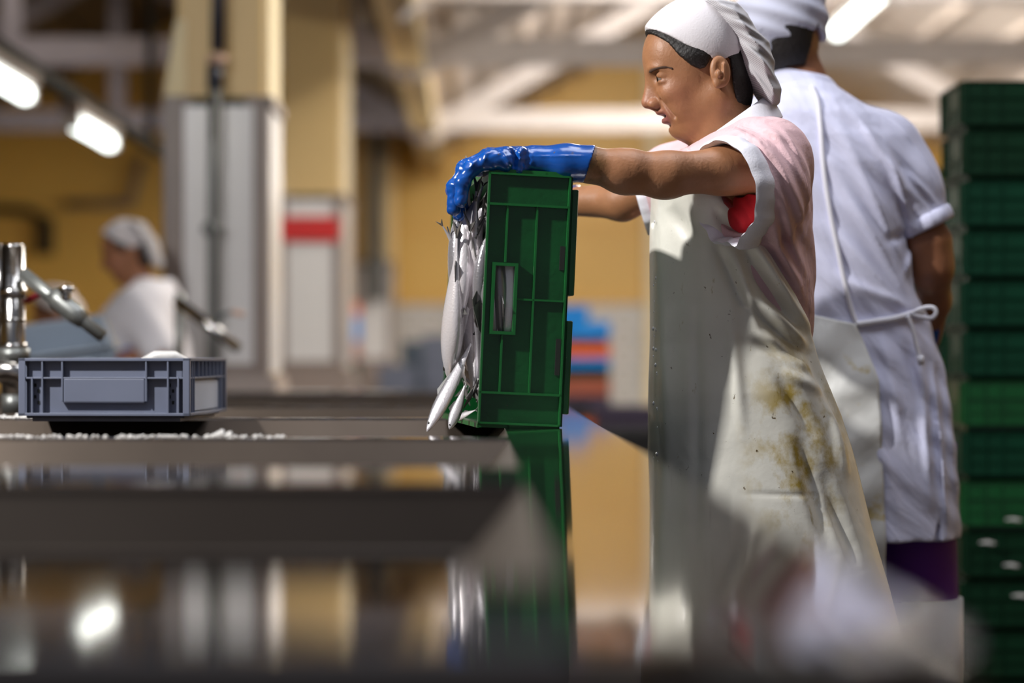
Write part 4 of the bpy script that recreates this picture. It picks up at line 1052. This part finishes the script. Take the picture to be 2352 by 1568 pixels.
# collar
def collar():
    rows = []; n = 64
    c_t = pt(1672, 268, W0); c_b = pt(1690, 312, W0)
    for i in range(n+1):
        a = math.radians(-158)+math.radians(316)*i/n; ca, sa = math.cos(a), math.sin(a)      # a = 0 at the nape
        back = (1+ca)/2
        tip = math.exp(-((abs(a)-2.76)/.55)**2)
        top = Vector((pt(1674, 0, W0).x+ca*.058, W0+sa*.060, pt(0, 338, W0).z+(pt(0, 220, W0).z-pt(0, 338, W0).z)*back**1.05))
        mid = Vector((pt(1678, 0, W0).x+ca*.074, W0+sa*.078, top.z-.012))
        low = Vector((pt(1676, 0, W0).x+ca*(.090), W0+sa*.098, top.z-.038-.012*tip))
        rows.append([tuple(top+Vector((ca*-.004, sa*-.004, -.03))), tuple(top), tuple((top+mid)/2+Vector((0, 0, .004))), tuple(mid), tuple(low)])
    o = loft(rows, 'collar', M['white'], tmp, thick=.003)
    sb = o.modifiers.new('sub', 'SUBSURF'); sb.levels = 2; sb.render_levels = 2
collar()
# --- apron
def apron():
    A = rows_px([(430, 1500, 1640, .165), (470, 1500, 1700, .166), (520, 1497, 1780, .165), (600, 1495, 1840, .160), (700, 1494, 1868, .155), (790, 1494, 1885, .160), (900, 1492, 1925, .180), (1050, 1490, 1975, .195), (1200, 1488, 2015, .21), (1330, 1486, 2052, .222), (1500, 1484, 2090, .235), (1600, 1484, 2105, .24)], WT)
    ed = [(430, 1628), (452, 1640), (480, 1650), (520, 1690), (545, 1722), (600, 1762), (680, 1818), (745, 1852), (770, 1860), (830, 1882), (950, 1932), (1100, 1972), (1200, 1998), (1320, 2030), (1500, 2072), (1600, 2090)]
    rows = []; A = sorted(A); za = [t[0] for t in A]; n = 2.3
    NZ, NA = 230, 220
    FF = [fold(pt(*a, 3.98), pt(*b, 3.98), wd, am) for a, b, wd, am in (
        ((1700, 560), (1790, 700), .012, -.010), ((1730, 620), (1850, 760), .010, -.010), ((1700, 690), (1862, 815), .010, -.010), ((1720, 780), (1850, 830), .010, -.008),
        ((1640, 480), (1690, 560), .010, -.010), ((1675, 700), (1700, 1000), .010, .004), ((1600, 640), (1600, 1200), .010, -.004), ((1532, 600), (1545, 1200), .010, .006), ((1640, 560), (1720, 720), .010, -.009),
        ((1720, 545), (1815, 690), .008, .007), ((1745, 610), (1862, 750), .008, .008), ((1720, 675), (1868, 800), .008, .008), ((1735, 760), (1860, 850), .008, .007), ((1690, 600), (1740, 760), .008, .006),
        ((1850, 760), (1945, 1000), .012, -.008), ((1780, 860), (1870, 1010), .012, -.005), ((1830, 1000), (1900, 1260), .014, -.007), ((1700, 1130), (1880, 1135), .004, -.0012),
        ((1880, 1080), (1960, 1300), .012, -.007), ((1680, 1200), (1790, 1350), .012, -.006), ((1790, 850), (1900, 900), .010, .005), ((1760, 460), (1640, 520), .008, .004), ((1540, 470), (1590, 560), .012, -.006), ((1900, 900), (1940, 1100), .009, .006))]
    for i in range(NZ+1):
        y = 430+(1600-430)*i/NZ; z = pt(0, y, WT).z
        xl = np.interp(z, za, [t[1] for t in A]); xr = np.interp(z, za, [t[2] for t in A]); b = np.interp(z, za, [t[3] for t in A])
        c = (xl+xr)/2; a = (xr-xl)/2; xe = pt(np.interp(y, [e[0] for e in ed], [e[1] for e in ed]), y, WT-.08).x
        q = max(-1, min(.985, (xe-c)/a)); te = math.acos(-q)**1.0        # angle from the front where the edge lies
        # angle parametrised by superellipse: x=-a*sgn cos^(2/n), y=b*sin^(2/n)
        te = math.acos(max(-1, min(1, -math.copysign(abs(q)**(n/2), q))))
        row = []
        for k in range(NA+1):
            t = te*(1-2*k/NA); ct, s_ = math.cos(t), math.sin(t)
            x = c-a*math.copysign(abs(ct)**(2/n), ct); w = WT-b*math.copysign(abs(s_)**(2/n), s_)
            nx, ny = -ct, -s_
            h = 0
            if t > 0:
                zz = z; h = 1.7*float(sum(-g(np.float32(x), np.float32(zz)) for g in FF))*min(1, s_*1.5)
            flare = max(0, (y-800)/800)
            h += flare*.009*math.sin(t*5+1+z*3)+.0016*math.sin(t*6+z*9+1)*math.sin(z*13-t*3)
            row.append((x+nx*h, w+ny*h, z))
        rows.append(row)
    o = loft(rows, 'apron', M['apron'], tmp, thick=.0018)
    return A
apA = apron()
# wet clear splash fringe at the front edge
mb = MB(); rr = random.Random(5)
for _ in range(70):
    y = rr.gauss(800, 120); p = pt(rr.uniform(1500, 1530), y, 0+surf_y(apA, WT, pt(1515, 0, 3.98).x, pt(0, y, 3.98).z, 2.3, .003)); s_ = rr.uniform(.0008, .0022)
    mb.tube([p+Vector((0, 0, s_*1.4)), p+Vector((0, -s_*.5, 0)), p+Vector((0, 0, -s_*1.8))], [s_*.3, s_, s_*.6], 7)
tag(mb.build('water_drops', mat('water_drop', (.8, .8, .85), .05, spec=1, coat=1), tmp, True), kind='stuff')
# apron halter over the shoulders
mb = MB(); 
# --- gloves
def glove_near():
    f = Field(axis([(pt(1020, 0, 3.9).x, pt(1380, 0, 3.88).x, .0017)]), axis([(3.80, 3.985, .0019)]), axis([(pt(0, 520, 3.88).z, pt(0, 322, 3.88).z, .0017)]))
    Yg = 3.885
    g = lambda x, y, d=0: pt(x, y, Yg+d)
    # gauntlet
    f.cone(g(1372, 378), g(1300, 374), .0310, .0295, 0, sq=(1, .92, 1)); f.cone(g(1300, 374), g(1225, 370), .0295, .0245, .01)
    f.cone(g(1228, 370), g(1190, 369), .0230, .0205, .008)
    # palm with four metacarpals
    for q, yo in enumerate((-.030, -.010, .010, .030)):
        f.cone(g(1190, 372, yo*.6), g(1128, 367, yo), .0200, .0165, .012)
    f.ell(g(1160, 372), (.040, .040, .0195), .012)
    f.ell(g(1158, 366, -.022), (.018, .014, .019), .008)
    # deep wrinkles at the wrist
    for x0, y0, x1, y1, r in ((1212, 340, 1200, 400, .0065), (1182, 345, 1186, 392, .0055)):
        f.cone(g(x0, y0, -.032), g(x1, y1, -.034), r, r*1.6, .006, 'cut')
    f.cone(g(1197, 348, -.022), g(1192, 392, -.025), .007, .008, .006)
    # fingers over the rim and down the opening (near finger first)
    fing = [([(1130, 366), (1086, 384), (1063, 420), (1058, 462)], -.031, .0128),
            ([(1122, 362), (1072, 385), (1045, 430), (1042, 480)], -.009, .0135),
            ([(1122, 360), (1068, 388), (1044, 436), (1054, 492)], .012, .0135),
            ([(1128, 363), (1078, 392), (1056, 432), (1062, 474)], .033, .0125)]
    for P, yo, r in fing:
        P = [g(x, y, yo+.002*i*(1 if yo > 0 else -1)) for i, (x, y) in enumerate(P)]
        for i in range(3): f.cone(P[i], P[i+1], r*(1-.06*i), r*(1-.06*(i+1)), .0045 if i else .009)
        f.ell(P[1], (r*1.1, r*1.05, r*1.1), .004); f.ell(P[2], (r*1.04,)*3, .004)
    # thumb from the side of the palm, away from the camera, resting on the crate wall
    f.cone(g(1180, 378, .028), g(1140, 388, .052), .0150, .0135, .010); f.cone(g(1140, 388, .052), g(1098, 390, .062), .0130, .0115, .004)
    # open end of the gauntlet
    f.cone(g(1385, 379), g(1335, 376), .0288, .0275, .001, 'cut', sq=(1, .92, 1))
    f.clip(lambda X, Y, Z: (X-(g(1366, 340).x-(g(1366, 340).z-Z)*.32))+0*Y)
    ff = [fold(g(1150, 345), g(1175, 392), .004, .004), fold(g(1120, 350), g(1105, 385), .004, .003), fold(g(1212, 362), g(1345, 362), .0016, .0014), fold(g(1095, 372), g(1070, 400), .003, .002)]
    f.disp(lambda X, Y, Z: sum(q(X, Z) for q in ff).astype(np.float32)*(Y < Yg)+(.0007*np.sin(X*300+np.sin(Z*200)*2)*np.sin(Z*200+Y*190)*np.clip((g(1240, 0).x-X)/.03, 0, 1)).astype(np.float32))
    return f.mesh('glove', M['glove'], tmp)
glove_near()
def glove_far():
    f = Field(axis([(.02, .22, .0026)]), axis([(4.42, 4.60, .0026)]), axis([(1.20, 1.42, .0026)]))
    b = pt(1296, 462, 4.46); 
    f.cone(b+Vector((.02, -.01, 0)), b+Vector((-.045, .035, 0)), .029, .023, 0)
    pc = b+Vector((-.075, .052, 0))
    for q in range(4):
        zz = .030-.020*q; k = pc+Vector((-.01, .002, zz)); f.cone(b+Vector((-.05, .038, zz*.5)), k, .018, .0145, .012)
        f.cone(k, k+Vector((-.04, -.004, .002)), .0120, .0112, .004); f.cone(k+Vector((-.04, -.004, .002)), k+Vector((-.062, -.018, 0)), .0112, .010, .004)
    f.cone(b+Vector((-.045, .03, .03)), b+Vector((-.05, .02, .062)), .014, .011, .01)
    return f.mesh('glove', M['glove'], tmp)
glove_far()
# boots and trousers
for q in (-1, 1):
    mb = MB().tube([(.448, WT+q*.09, .86), (.428, WT+q*.09, .48), (.452, WT+q*.09, .32)], [.080, .070, .060], 20); mb.build('trouser_leg', M['purple'], tmp, True)
    mb = MB().tube([(.450, WT+q*.09, .36), (.452, WT+q*.09, .10), (.42, WT+q*.09, .055), (.34, WT+q*.09, .042), (.28, WT+q*.09, .035)], [.066, .058, .056, .048, .030], 20); mb.build('boot', M['boot'], tmp, True)
def adopt(root):
    for o in [o for o in bpy.data.objects if o.parent == tmp]: par(o, root)
adopt(wk)

# ------------------------------------------------------------------ back-turned worker
YB = 4.74
wb = empty('person', (pt(1960, 0, YB).x, YB, 0)); tag(wb, 'person standing with back turned in white coat, tied apron and purple trousers', 'person'); bpy.context.view_layer.update()
coatT = rows_px([(160, 1800, 1872, .040), (178, 1782, 1885, .062), (200, 1752, 1920, .085), (235, 1715, 1972, .11), (270, 1690, 2020, .125), (320, 1680, 2060, .135), (380, 1682, 2080, .140), (480, 1700, 2085, .140), (600, 1725, 2088, .135), (680, 1740, 2108, .130), (730, 1745, 2128, .128), (800, 1742, 2150, .138), (900, 1738, 2172, .150), (1000, 1738, 2184, .155), (1100, 1740, 2194, .158), (1232, 1745, 2203, .160)], YB)
f = Field(axis([(pt(1640, 0, YB).x, pt(2210, 0, YB).x, .0045)]), axis([(YB-.22, YB+.25, .0045)]), axis([(0, 1.25, .009), (1.25, 1.78, .004)]))
f.ell(pt(1800, 50, YB+.0), (.074, .086, .095), 0); f.ell(pt(1826, 85, YB+.05), (.045, .05, .065), .02)
f.cone(pt(1812, 90, YB), pt(1832, 205, YB), .046, .050, .02)
f.ell(pt(1868, 112, YB+.015), (.010, .018, .030), .006); f.ell(pt(1873, 112, YB+.006), (.006, .008, .018), .003, 'cut')
f.cone(pt(1835, 200, YB), pt(1850, 330, YB), .055, .08, .03); f.cone(pt(1870, 360, YB), pt(1920, 700, YB), .08, .09, .04); f.cone(pt(1920, 700, YB), pt(1930, 860, YB), .09, .10, .04)
f.cone(pt(1790, 340, YB), pt(2030, 380, YB), .05, .05, .03)
f.cone(pt(2035, 385, YB), pt(2125, 560, YB-.02), .048, .046, .02); f.cone(pt(2130, 560, YB-.02), pt(2140, 615, YB-.02), .046, .040, .02); f.cone(pt(2140, 612, YB-.02), pt(2146, 690, YB+.06), .040, .031, .02); f.cone(pt(2146, 690, YB+.06), pt(2132, 775, YB+.13), .031, .026, .02)
f.cone(pt(1715, 370, YB), pt(1700, 560, YB+.02), .055, .045, .03); f.cone(pt(1700, 560, YB+.02), pt(1720, 700, YB+.16), .044, .03, .02)
for q, X0 in ((-1, 1860), (1, 2100)):
    hp = Vector((pt(X0-8*q, 0, YB).x, YB, .78)); kn = Vector((pt(X0+8*q, 0, YB).x, YB, .46)); an_ = Vector((pt(X0+18*q, 0, YB).x, YB, .08))
    f.cone(hp, kn, .092, .062, .03); f.cone(kn, an_, .060, .04, .02); f.cone(an_, an_+Vector((0, .15, -.04)), .035, .028, .02)
b = f.mesh('body', M['skin2'], None); par(b, wb)
# hair
f = Field(axis([(pt(1700, 0, YB).x, pt(1900, 0, YB).x, .003)]), axis([(YB-.12, YB+.16, .004)]), axis([(pt(0, 190, YB).z, pt(0, -60, YB).z, .003)]))
f.ell(pt(1800, 55, YB-.002), (.083, .092, .108), 0); f.ell(pt(1806, 118, YB-.01), (.056, .056, .052), .03)
f.clip_poly([(pt(x, y, YB).x, pt(x, y, YB).z) for x, y in [(1740, -60), (1740, 150), (1766, 172), (1800, 160), (1840, 158), (1852, 120), (1858, 80), (1888, 60), (1890, -60)]])
f.disp(lambda X, Y, Z: (.001*np.sin(X*900+Z*300)).astype(np.float32)*(1+0*Y)); f.mesh('hair', M['hair'], tmp)
# cap
M['capblue'] = mat('cap_cotton_grey', (.50, .51, .62), .8, bump=.0006, bscale=220)
f = Field(axis([(pt(1670, 0, YB).x, pt(1910, 0, YB).x, .003)]), axis([(YB-.14, YB+.15, .004)]), axis([(pt(0, 170, YB).z, pt(0, -90, YB).z, .003)]))
f.ell(pt(1796, 38, YB), (.092, .100, .098), 0); f.ell(pt(1748, 70, YB-.01), (.052, .070, .062), .03); f.cone(pt(1862, 20, YB), pt(1884, 82, YB), .014, .010, .02)
f.clip_poly([(pt(x, y, YB).x, pt(x, y, YB).z) for x, y in [(1660, -90), (1690, 60), (1720, 125), (1762, 148), (1788, 132), (1830, 108), (1858, 78), (1868, 66), (1886, 92), (1893, 96), (1900, 60), (1870, -90)]])
f.disp(lambda X, Y, Z: (.0026*np.sin(X*60+Z*170)).astype(np.float32)*(1+0*Y)); f.shell(.006); f.mesh('cap', M['capblue'], tmp, smooth_it=1)
e = MB(); p = pt(1874, 152, YB+.0); e.tube([p+Vector((0, 0, .010)), p+Vector((0, -.003, .004)), p+Vector((0, -.003, -.004)), p+Vector((0, 0, -.010))], [.002, .0055, .0055, .002], 12); e.build('earring', M['pearl'], tmp, True)
# coat
f = Field(axis([(pt(1660, 0, YB).x, pt(2220, 0, YB).x, .0042)]), axis([(YB-.20, YB+.20, .0045)]), axis([(pt(0, 1240, YB).z, pt(0, 150, YB).z, .0042)]))
f.col(coatT, YB, 0, 2.3)
f.cone(pt(2030, 345, YB), pt(2075, 420, YB-.01), .075, .068, .05); f.cone(pt(2075, 420, YB-.01), pt(2112, 510, YB-.02), .068, .060, .03)
f.cone(pt(1730, 360, YB), pt(1700, 520, YB), .07, .06, .04)
f.cone(pt(2118, 535, YB-.02), pt(2150, 640, YB-.02), .050, .062, .003, 'cut')
sl = Vector((.36, 0, -.93)).normalized(); cc = pt(2116, 522, YB)
f.clip(lambda X, Y, Z: np.where(X > pt(2086, 0, YB).x, np.where(Z > pt(0, 640, YB).z, (X-cc.x)*sl.x+(Z-cc.z)*sl.z, -1), -1)+0*Y)
f.cone(pt(1817, 100, YB), pt(1836, 215, YB), .0535, .060, .004, 'cut')
f.clip(lambda X, Y, Z: (Z-(pt(0, 160, YB).z-(X-pt(1830, 0, YB).x)*.35))+0*Y)
FF = [fold(pt(*a, YB), pt(*b, YB), wd, am) for a, b, wd, am in (
    ((1900, 300), (2060, 620), .012, .010), ((1870, 380), (2080, 700), .013, .012), ((1960, 300), (2090, 480), .010, .009), ((1880, 520), (2060, 720), .012, .010), ((1930, 260), (2040, 420), .008, .006), ((2010, 340), (2075, 520), .008, .008),
    ((2070, 540), (2010, 560), .009, -.010), ((2090, 560), (2060, 640), .008, .008), ((1900, 640), (2080, 715), .010, .008), ((2040, 450), (2090, 600), .009, -.008),
    ((2000, 760), (2040, 1000), .012, .009), ((2080, 760), (2110, 1150), .010, .012), ((2050, 800), (2100, 940), .010, -.009), ((2150, 800), (2185, 1180), .010, .008), ((2120, 840), (2150, 1220), .006, .012), ((1960, 900), (2040, 1200), .012, .006),
    ((1780, 200), (1890, 215), .006, .004), ((2060, 400), (2130, 470), .007, .006), ((2090, 440), (2140, 500), .006, -.005))]
f.disp(lambda X, Y, Z: (sum(q(X, Z) for q in FF)).astype(np.float32)*(1+0*Y)+(.0016*np.sin(X*70+Z*90)).astype(np.float32))
f.cone(pt(2146, 1140, YB-.10), pt(2152, 1260, YB-.13), .003, .010, .003, 'cut')
f.mesh('coat', M['coat'], tmp)
cuff(pt(2118, 512, YB-.02), Vector((.42, 0, -.9)), Vector((1, 0, .4)), .060, .058, .03, .005, 'cuff', M['coat'])
# collar of the coat
rows = []
for i in range(41):
    a = 2*PI*i/40; ca, sa = math.cos(a), math.sin(a); cxx = pt(1833, 0, YB).x
    zt = pt(0, 164, YB).z-.010*ca+.004*sa
    rows.append([(cxx+ca*.055, YB+sa*.058, zt-.02), (cxx+ca*.056, YB+sa*.060, zt), (cxx+.001+ca*.062, YB+sa*.068, zt-.004), (cxx+.004+ca*.082, YB+sa*.084, zt-.034)])
o = loft(rows, 'collar', M['coat'], tmp, thick=.003); sb = o.modifiers.new('sub', 'SUBSURF'); sb.levels = 1; sb.render_levels = 1
# apron wrapped round from the front: left panel
def apron_back():
    A = sorted(coatT); za = [t[0] for t in A]; n = 2.3
    lo = pt(0, 1360, YB).z
    def at(x, z, off=.010):
        z_ = max(z, za[0]); xl = np.interp(z_, za, [t[1] for t in A])-off; xr = np.interp(z_, za, [t[2] for t in A])+off; b = np.interp(z_, za, [t[3] for t in A])+off
        q = (x-(xl+xr)/2)/((xr-xl)/2); return q, xl, xr, b
    ed = [(680, 1900), (745, 1966), (800, 1990), (870, 2014), (1000, 2022), (1200, 2027), (1345, 2031)]
    rows = []
    for i in range(121):
        t = i/120; row = []
        for k in range(91):
            u = k/90; ytop = 690+55*u*u if u > .5 else 690; ytop = np.interp(u, [0, .6, 1], [640, 690, 745])
            y = ytop+(1348-ytop)*t; z = pt(0, y, YB).z; xe = pt(np.interp(y, [e[0] for e in ed], [e[1] for e in ed]), 0, YB-.14).x
            q, xl, xr, b = at(xe, z); q = max(-.98, min(.98, q)); te = math.acos(max(-1, min(1, -math.copysign(abs(q)**(n/2), q))))
            th = -.9+(te+.9)*u; ct, s_ = math.cos(th), math.sin(th); a = (xr-xl)/2; c = (xl+xr)/2
            h = .004*math.sin(z*26+u*14)+.003*math.sin(z*60-u*22)+.006*math.exp(-((u-.8)/.07)**2)*math.sin(z*18)
            row.append((c-a*math.copysign(abs(ct)**(2/n), ct)-ct*h, YB-b*math.copysign(abs(s_)**(2/n), s_)-s_*h, z))
        rows.append(row)
    loft(rows, 'apron', M['apron2'], tmp, thick=.002)
apron_back()
def cord(P, r=.0042, off=.006, name='apron_string'):
    Q = []
    for x, y in P:
        p = pt(x, y, YB-.12); Q.append(Vector((p.x, surf_y(coatT, YB, p.x, p.z, 2.3, off), p.z)))
    MB().tube(bez(Q, 6), r, 8).build(name, M['white'], tmp, True)
cord([(1868, 196), (1878, 235), (1882, 300), (1886, 370), (1893, 430), (1905, 500), (1922, 580), (1940, 660), (1955, 715), (1966, 744)], .0050, .003)
cord([(1880, 240), (1930, 310), (1985, 400), (2030, 490), (2048, 540)], .0016, -.001, 'seam')
cord([(1964, 745), (2010, 738), (2050, 732), (2090, 722), (2128, 714)], .0062, .006)
Q = [pt(x, y, YB-.12) for x, y in ((2090, 722), (2118, 708), (2142, 706), (2150, 718), (2140, 730), (2116, 728), (2094, 722))]; MB().tube(bez(Q, 6), .0042, 8).build('bow_loop', M['white'], tmp, True)
MB().tube(bez([pt(x, y, YB-.145) for x, y in ((2084, 724), (2096, 755), (2104, 790), (2114, 826))], 6), .0042, 8).build('string_end', M['white'], tmp, True)
MB().tube([pt(2113, 816, YB-.145), pt(2116, 838, YB-.145)], [.007, .006], 10).build('knot', M['white'], tmp, True)
for q, X0 in ((-1, 1860), (1, 2100)):
    a = pt(X0-4*q, 0, YB).x; b_ = pt(X0+12*q, 0, YB).x
    MB().tube([(a, YB, .88), (a, YB, .70), (b_, YB, .50), (b_+.01*q, YB, .38)], [.085, .085, .078, .066], 22).build('trouser_leg', M['purple'], tmp, True)
    MB().tube([(b_, YB, .575), (b_+.004*q, YB, .45), (b_+.01*q, YB, .10), (b_+.01*q, YB+.05, .055), (b_+.01*q, YB+.17, .035)], [.084, .080, .060, .056, .035], 22).build('boot', M['boot'], tmp, True)
g = Field(axis([(pt(2090, 0, YB).x, pt(2180, 0, YB).x, .003)]), axis([(YB+.05, YB+.30, .003)]), axis([(pt(0, 880, YB).z, pt(0, 720, YB).z, .003)]))
g.cone(pt(2138, 745, YB+.11), pt(2130, 790, YB+.15), .034, .030, 0)
for q in range(4):
    b_ = pt(2130, 795, YB+.16)+Vector((-.02+.014*q, .01, -.01)); g.cone(pt(2132, 775, YB+.14), b_, .024, .014, .01); g.cone(b_, b_+Vector((0, .03, -.02)), .011, .010, .003); g.cone(b_+Vector((0, .03, -.02)), b_+Vector((-.004, .045, -.045)), .010, .009, .003)
g.mesh('glove', M['glove'], tmp)
adopt(wb)

# ------------------------------------------------------------------ distant workers
def far_worker(Y, hx, hy, sc, label, tx, shirtm, full=True, lean=0):
    """a worker seen in profile beyond the table; hx, hy locate the head centre"""
    H = HeadFrame(pt(hx, hy, Y), sc); root = empty('person', (H.o.x, Y, 0)); tag(root, label, 'person'); bpy.context.view_layer.update()
    o = H.o; h0 = o.z
    def P(dx, dy, dz): return o+Vector((dx, dy, dz))*sc
    shc = P(.09+lean, 0, -.195); hip = Vector((shc.x+.02, Y, .86))
    xs_ = axis([(o.x-.36, o.x-.08, .010), (o.x-.08, o.x+.12, .0038), (o.x+.12, o.x+.36, .010)]); 
    f = Field(xs_, axis([(Y-.30, Y-.09, .010), (Y-.09, Y+.09, .005), (Y+.09, Y+.30, .010)]), axis([(-.01, h0-.16, .012), (h0-.16, h0+.13, .0038)]))
    head_prims(f, H)
    f.cone(shc+Vector((0, 0, -.10)), hip, .09, .11, .04)
    for q in (-1, 1):
        f.cone(Vector((hip.x, Y+q*.09, .84)), Vector((hip.x-.02, Y+q*.09, .46)), .085, .056, .03); f.cone(Vector((hip.x-.02, Y+q*.09, .46)), Vector((hip.x+.01, Y+q*.09, .08)), .054, .04, .02); f.cone(Vector((hip.x+.01, Y+q*.09, .07)), Vector((hip.x-.14, Y+q*.09, .035)), .034, .028, .02)
        S = shc+Vector((0, q*.17, -.02)); E_ = S+Vector((.075, q*.05, -.165)); Wq = E_+Vector((-.20, -q*.04, -.035))
        f.cone(S, E_, .046, .038, .04); f.cone(E_, Wq, .038, .027, .02)
        f.cone(Wq, Wq+Vector((-.05, 0, -.005)), .024, .022, .01)
        g = Field(axis([(Wq.x-.17, Wq.x+.15, .006)]), axis([(Wq.y-.06, Wq.y+.08, .006)]), axis([(Wq.z-.09, Wq.z+.10, .006)]))
        g.cone(Wq+Vector((.13, 0, .028)), Wq, .042, .033, 0)
        for j in range(4):
            kn = Wq+Vector((-.06, -.028+.019*j, 0)); g.cone(Wq, kn, .024, .015, .012); g.cone(kn, kn+Vector((-.035, 0, -.012)), .011, .010, .004); g.cone(kn+Vector((-.035, 0, -.012)), kn+Vector((-.05, 0, -.035)), .010, .009, .004)
        g.cone(Wq+Vector((-.02, .03*-q, 0)), Wq+Vector((-.06, .05*-q, -.015)), .014, .011, .01)
        g.mesh('glove', M['glove'], tmp)
    b = f.mesh('body', M['skin'], None, skin_col((.38, .165, .085), H)); par(b, root)
    eyes(H, tmp, f); headwear(H, tmp, .005, capm='cap', meshm='cap' if Y > 9.5 else 'mesh')
    T = [(hip.z-.30, hip.x-.16, hip.x+.17, .19), (hip.z, hip.x-.15, hip.x+.16, .18), (hip.z+.16, hip.x-.15, hip.x+.14, .165), (shc.z-.16, shc.x-.185, shc.x+.13, .18), (shc.z-.03, shc.x-.15, shc.x+.12, .19), (shc.z+.015, shc.x-.11, shc.x+.115, .17), (shc.z+.045, shc.x-.07, shc.x+.10, .13), (shc.z+.075, shc.x-.045, shc.x+.085, .085)]
    g = Field(axis([(shc.x-.25, shc.x+.30, .007)]), axis([(Y-.32, Y+.32, .008)]), axis([(hip.z-.31, shc.z+.12, .007)]))
    g.col(T, Y, 0, 2.3)
    for q in (-1, 1):
        S = shc+Vector((0, q*.15, -.02)); E_ = S+Vector((.065, q*.06, -.15)); g.cone(S, E_, .075, .066, .05)
        g.cone(E_+Vector((.002, 0, -.02)), E_+Vector((.02, q*.01, -.12)), .055, .06, .004, 'cut')
    g.cone(H(1645, 230), H(1685, 372), .060*sc, .054*sc, .006, 'cut')
    g.disp(lambda X, Y_, Z: (.003*np.sin(X*50+Z*40+Y_*20)).astype(np.float32)); g.mesh('shirt', M[shirtm], tmp)
    rows = []; A = sorted(T)[:5]; za = [t[0] for t in A]
    for i in range(31):
        z = za[-1]-.04-(za[-1]-.04-za[0]+.1)*i/30; zq = max(z, za[0]); xl = np.interp(zq, za, [t[1] for t in A])-.012; xr = np.interp(zq, za, [t[2] for t in A])+.012; bb = np.interp(zq, za, [t[3] for t in A])+.012; te = .9+.9*min(1, i/8)
        rows.append([((xl+xr)/2-(xr-xl)/2*math.copysign(abs(math.cos(te*(1-k/20)))**.87, math.cos(te*(1-k/20))), Y-bb*math.copysign(abs(math.sin(te*(1-k/20)))**.87, 1-k/20), z) for k in range(41)])
    loft(rows, 'apron', M['apron3'], tmp, thick=.003)
    adopt(root); return root
far_worker(8.42, 284, 572, .92, 'distant person in white shirt and cap standing left of the nearest pillar', 0, 'white')
far_worker(10.4, 118, 716, .98, 'distant person half hidden behind the slanting tap spout at left', 0, 'white', lean=.06)
bpy.data.objects.remove(tmp)
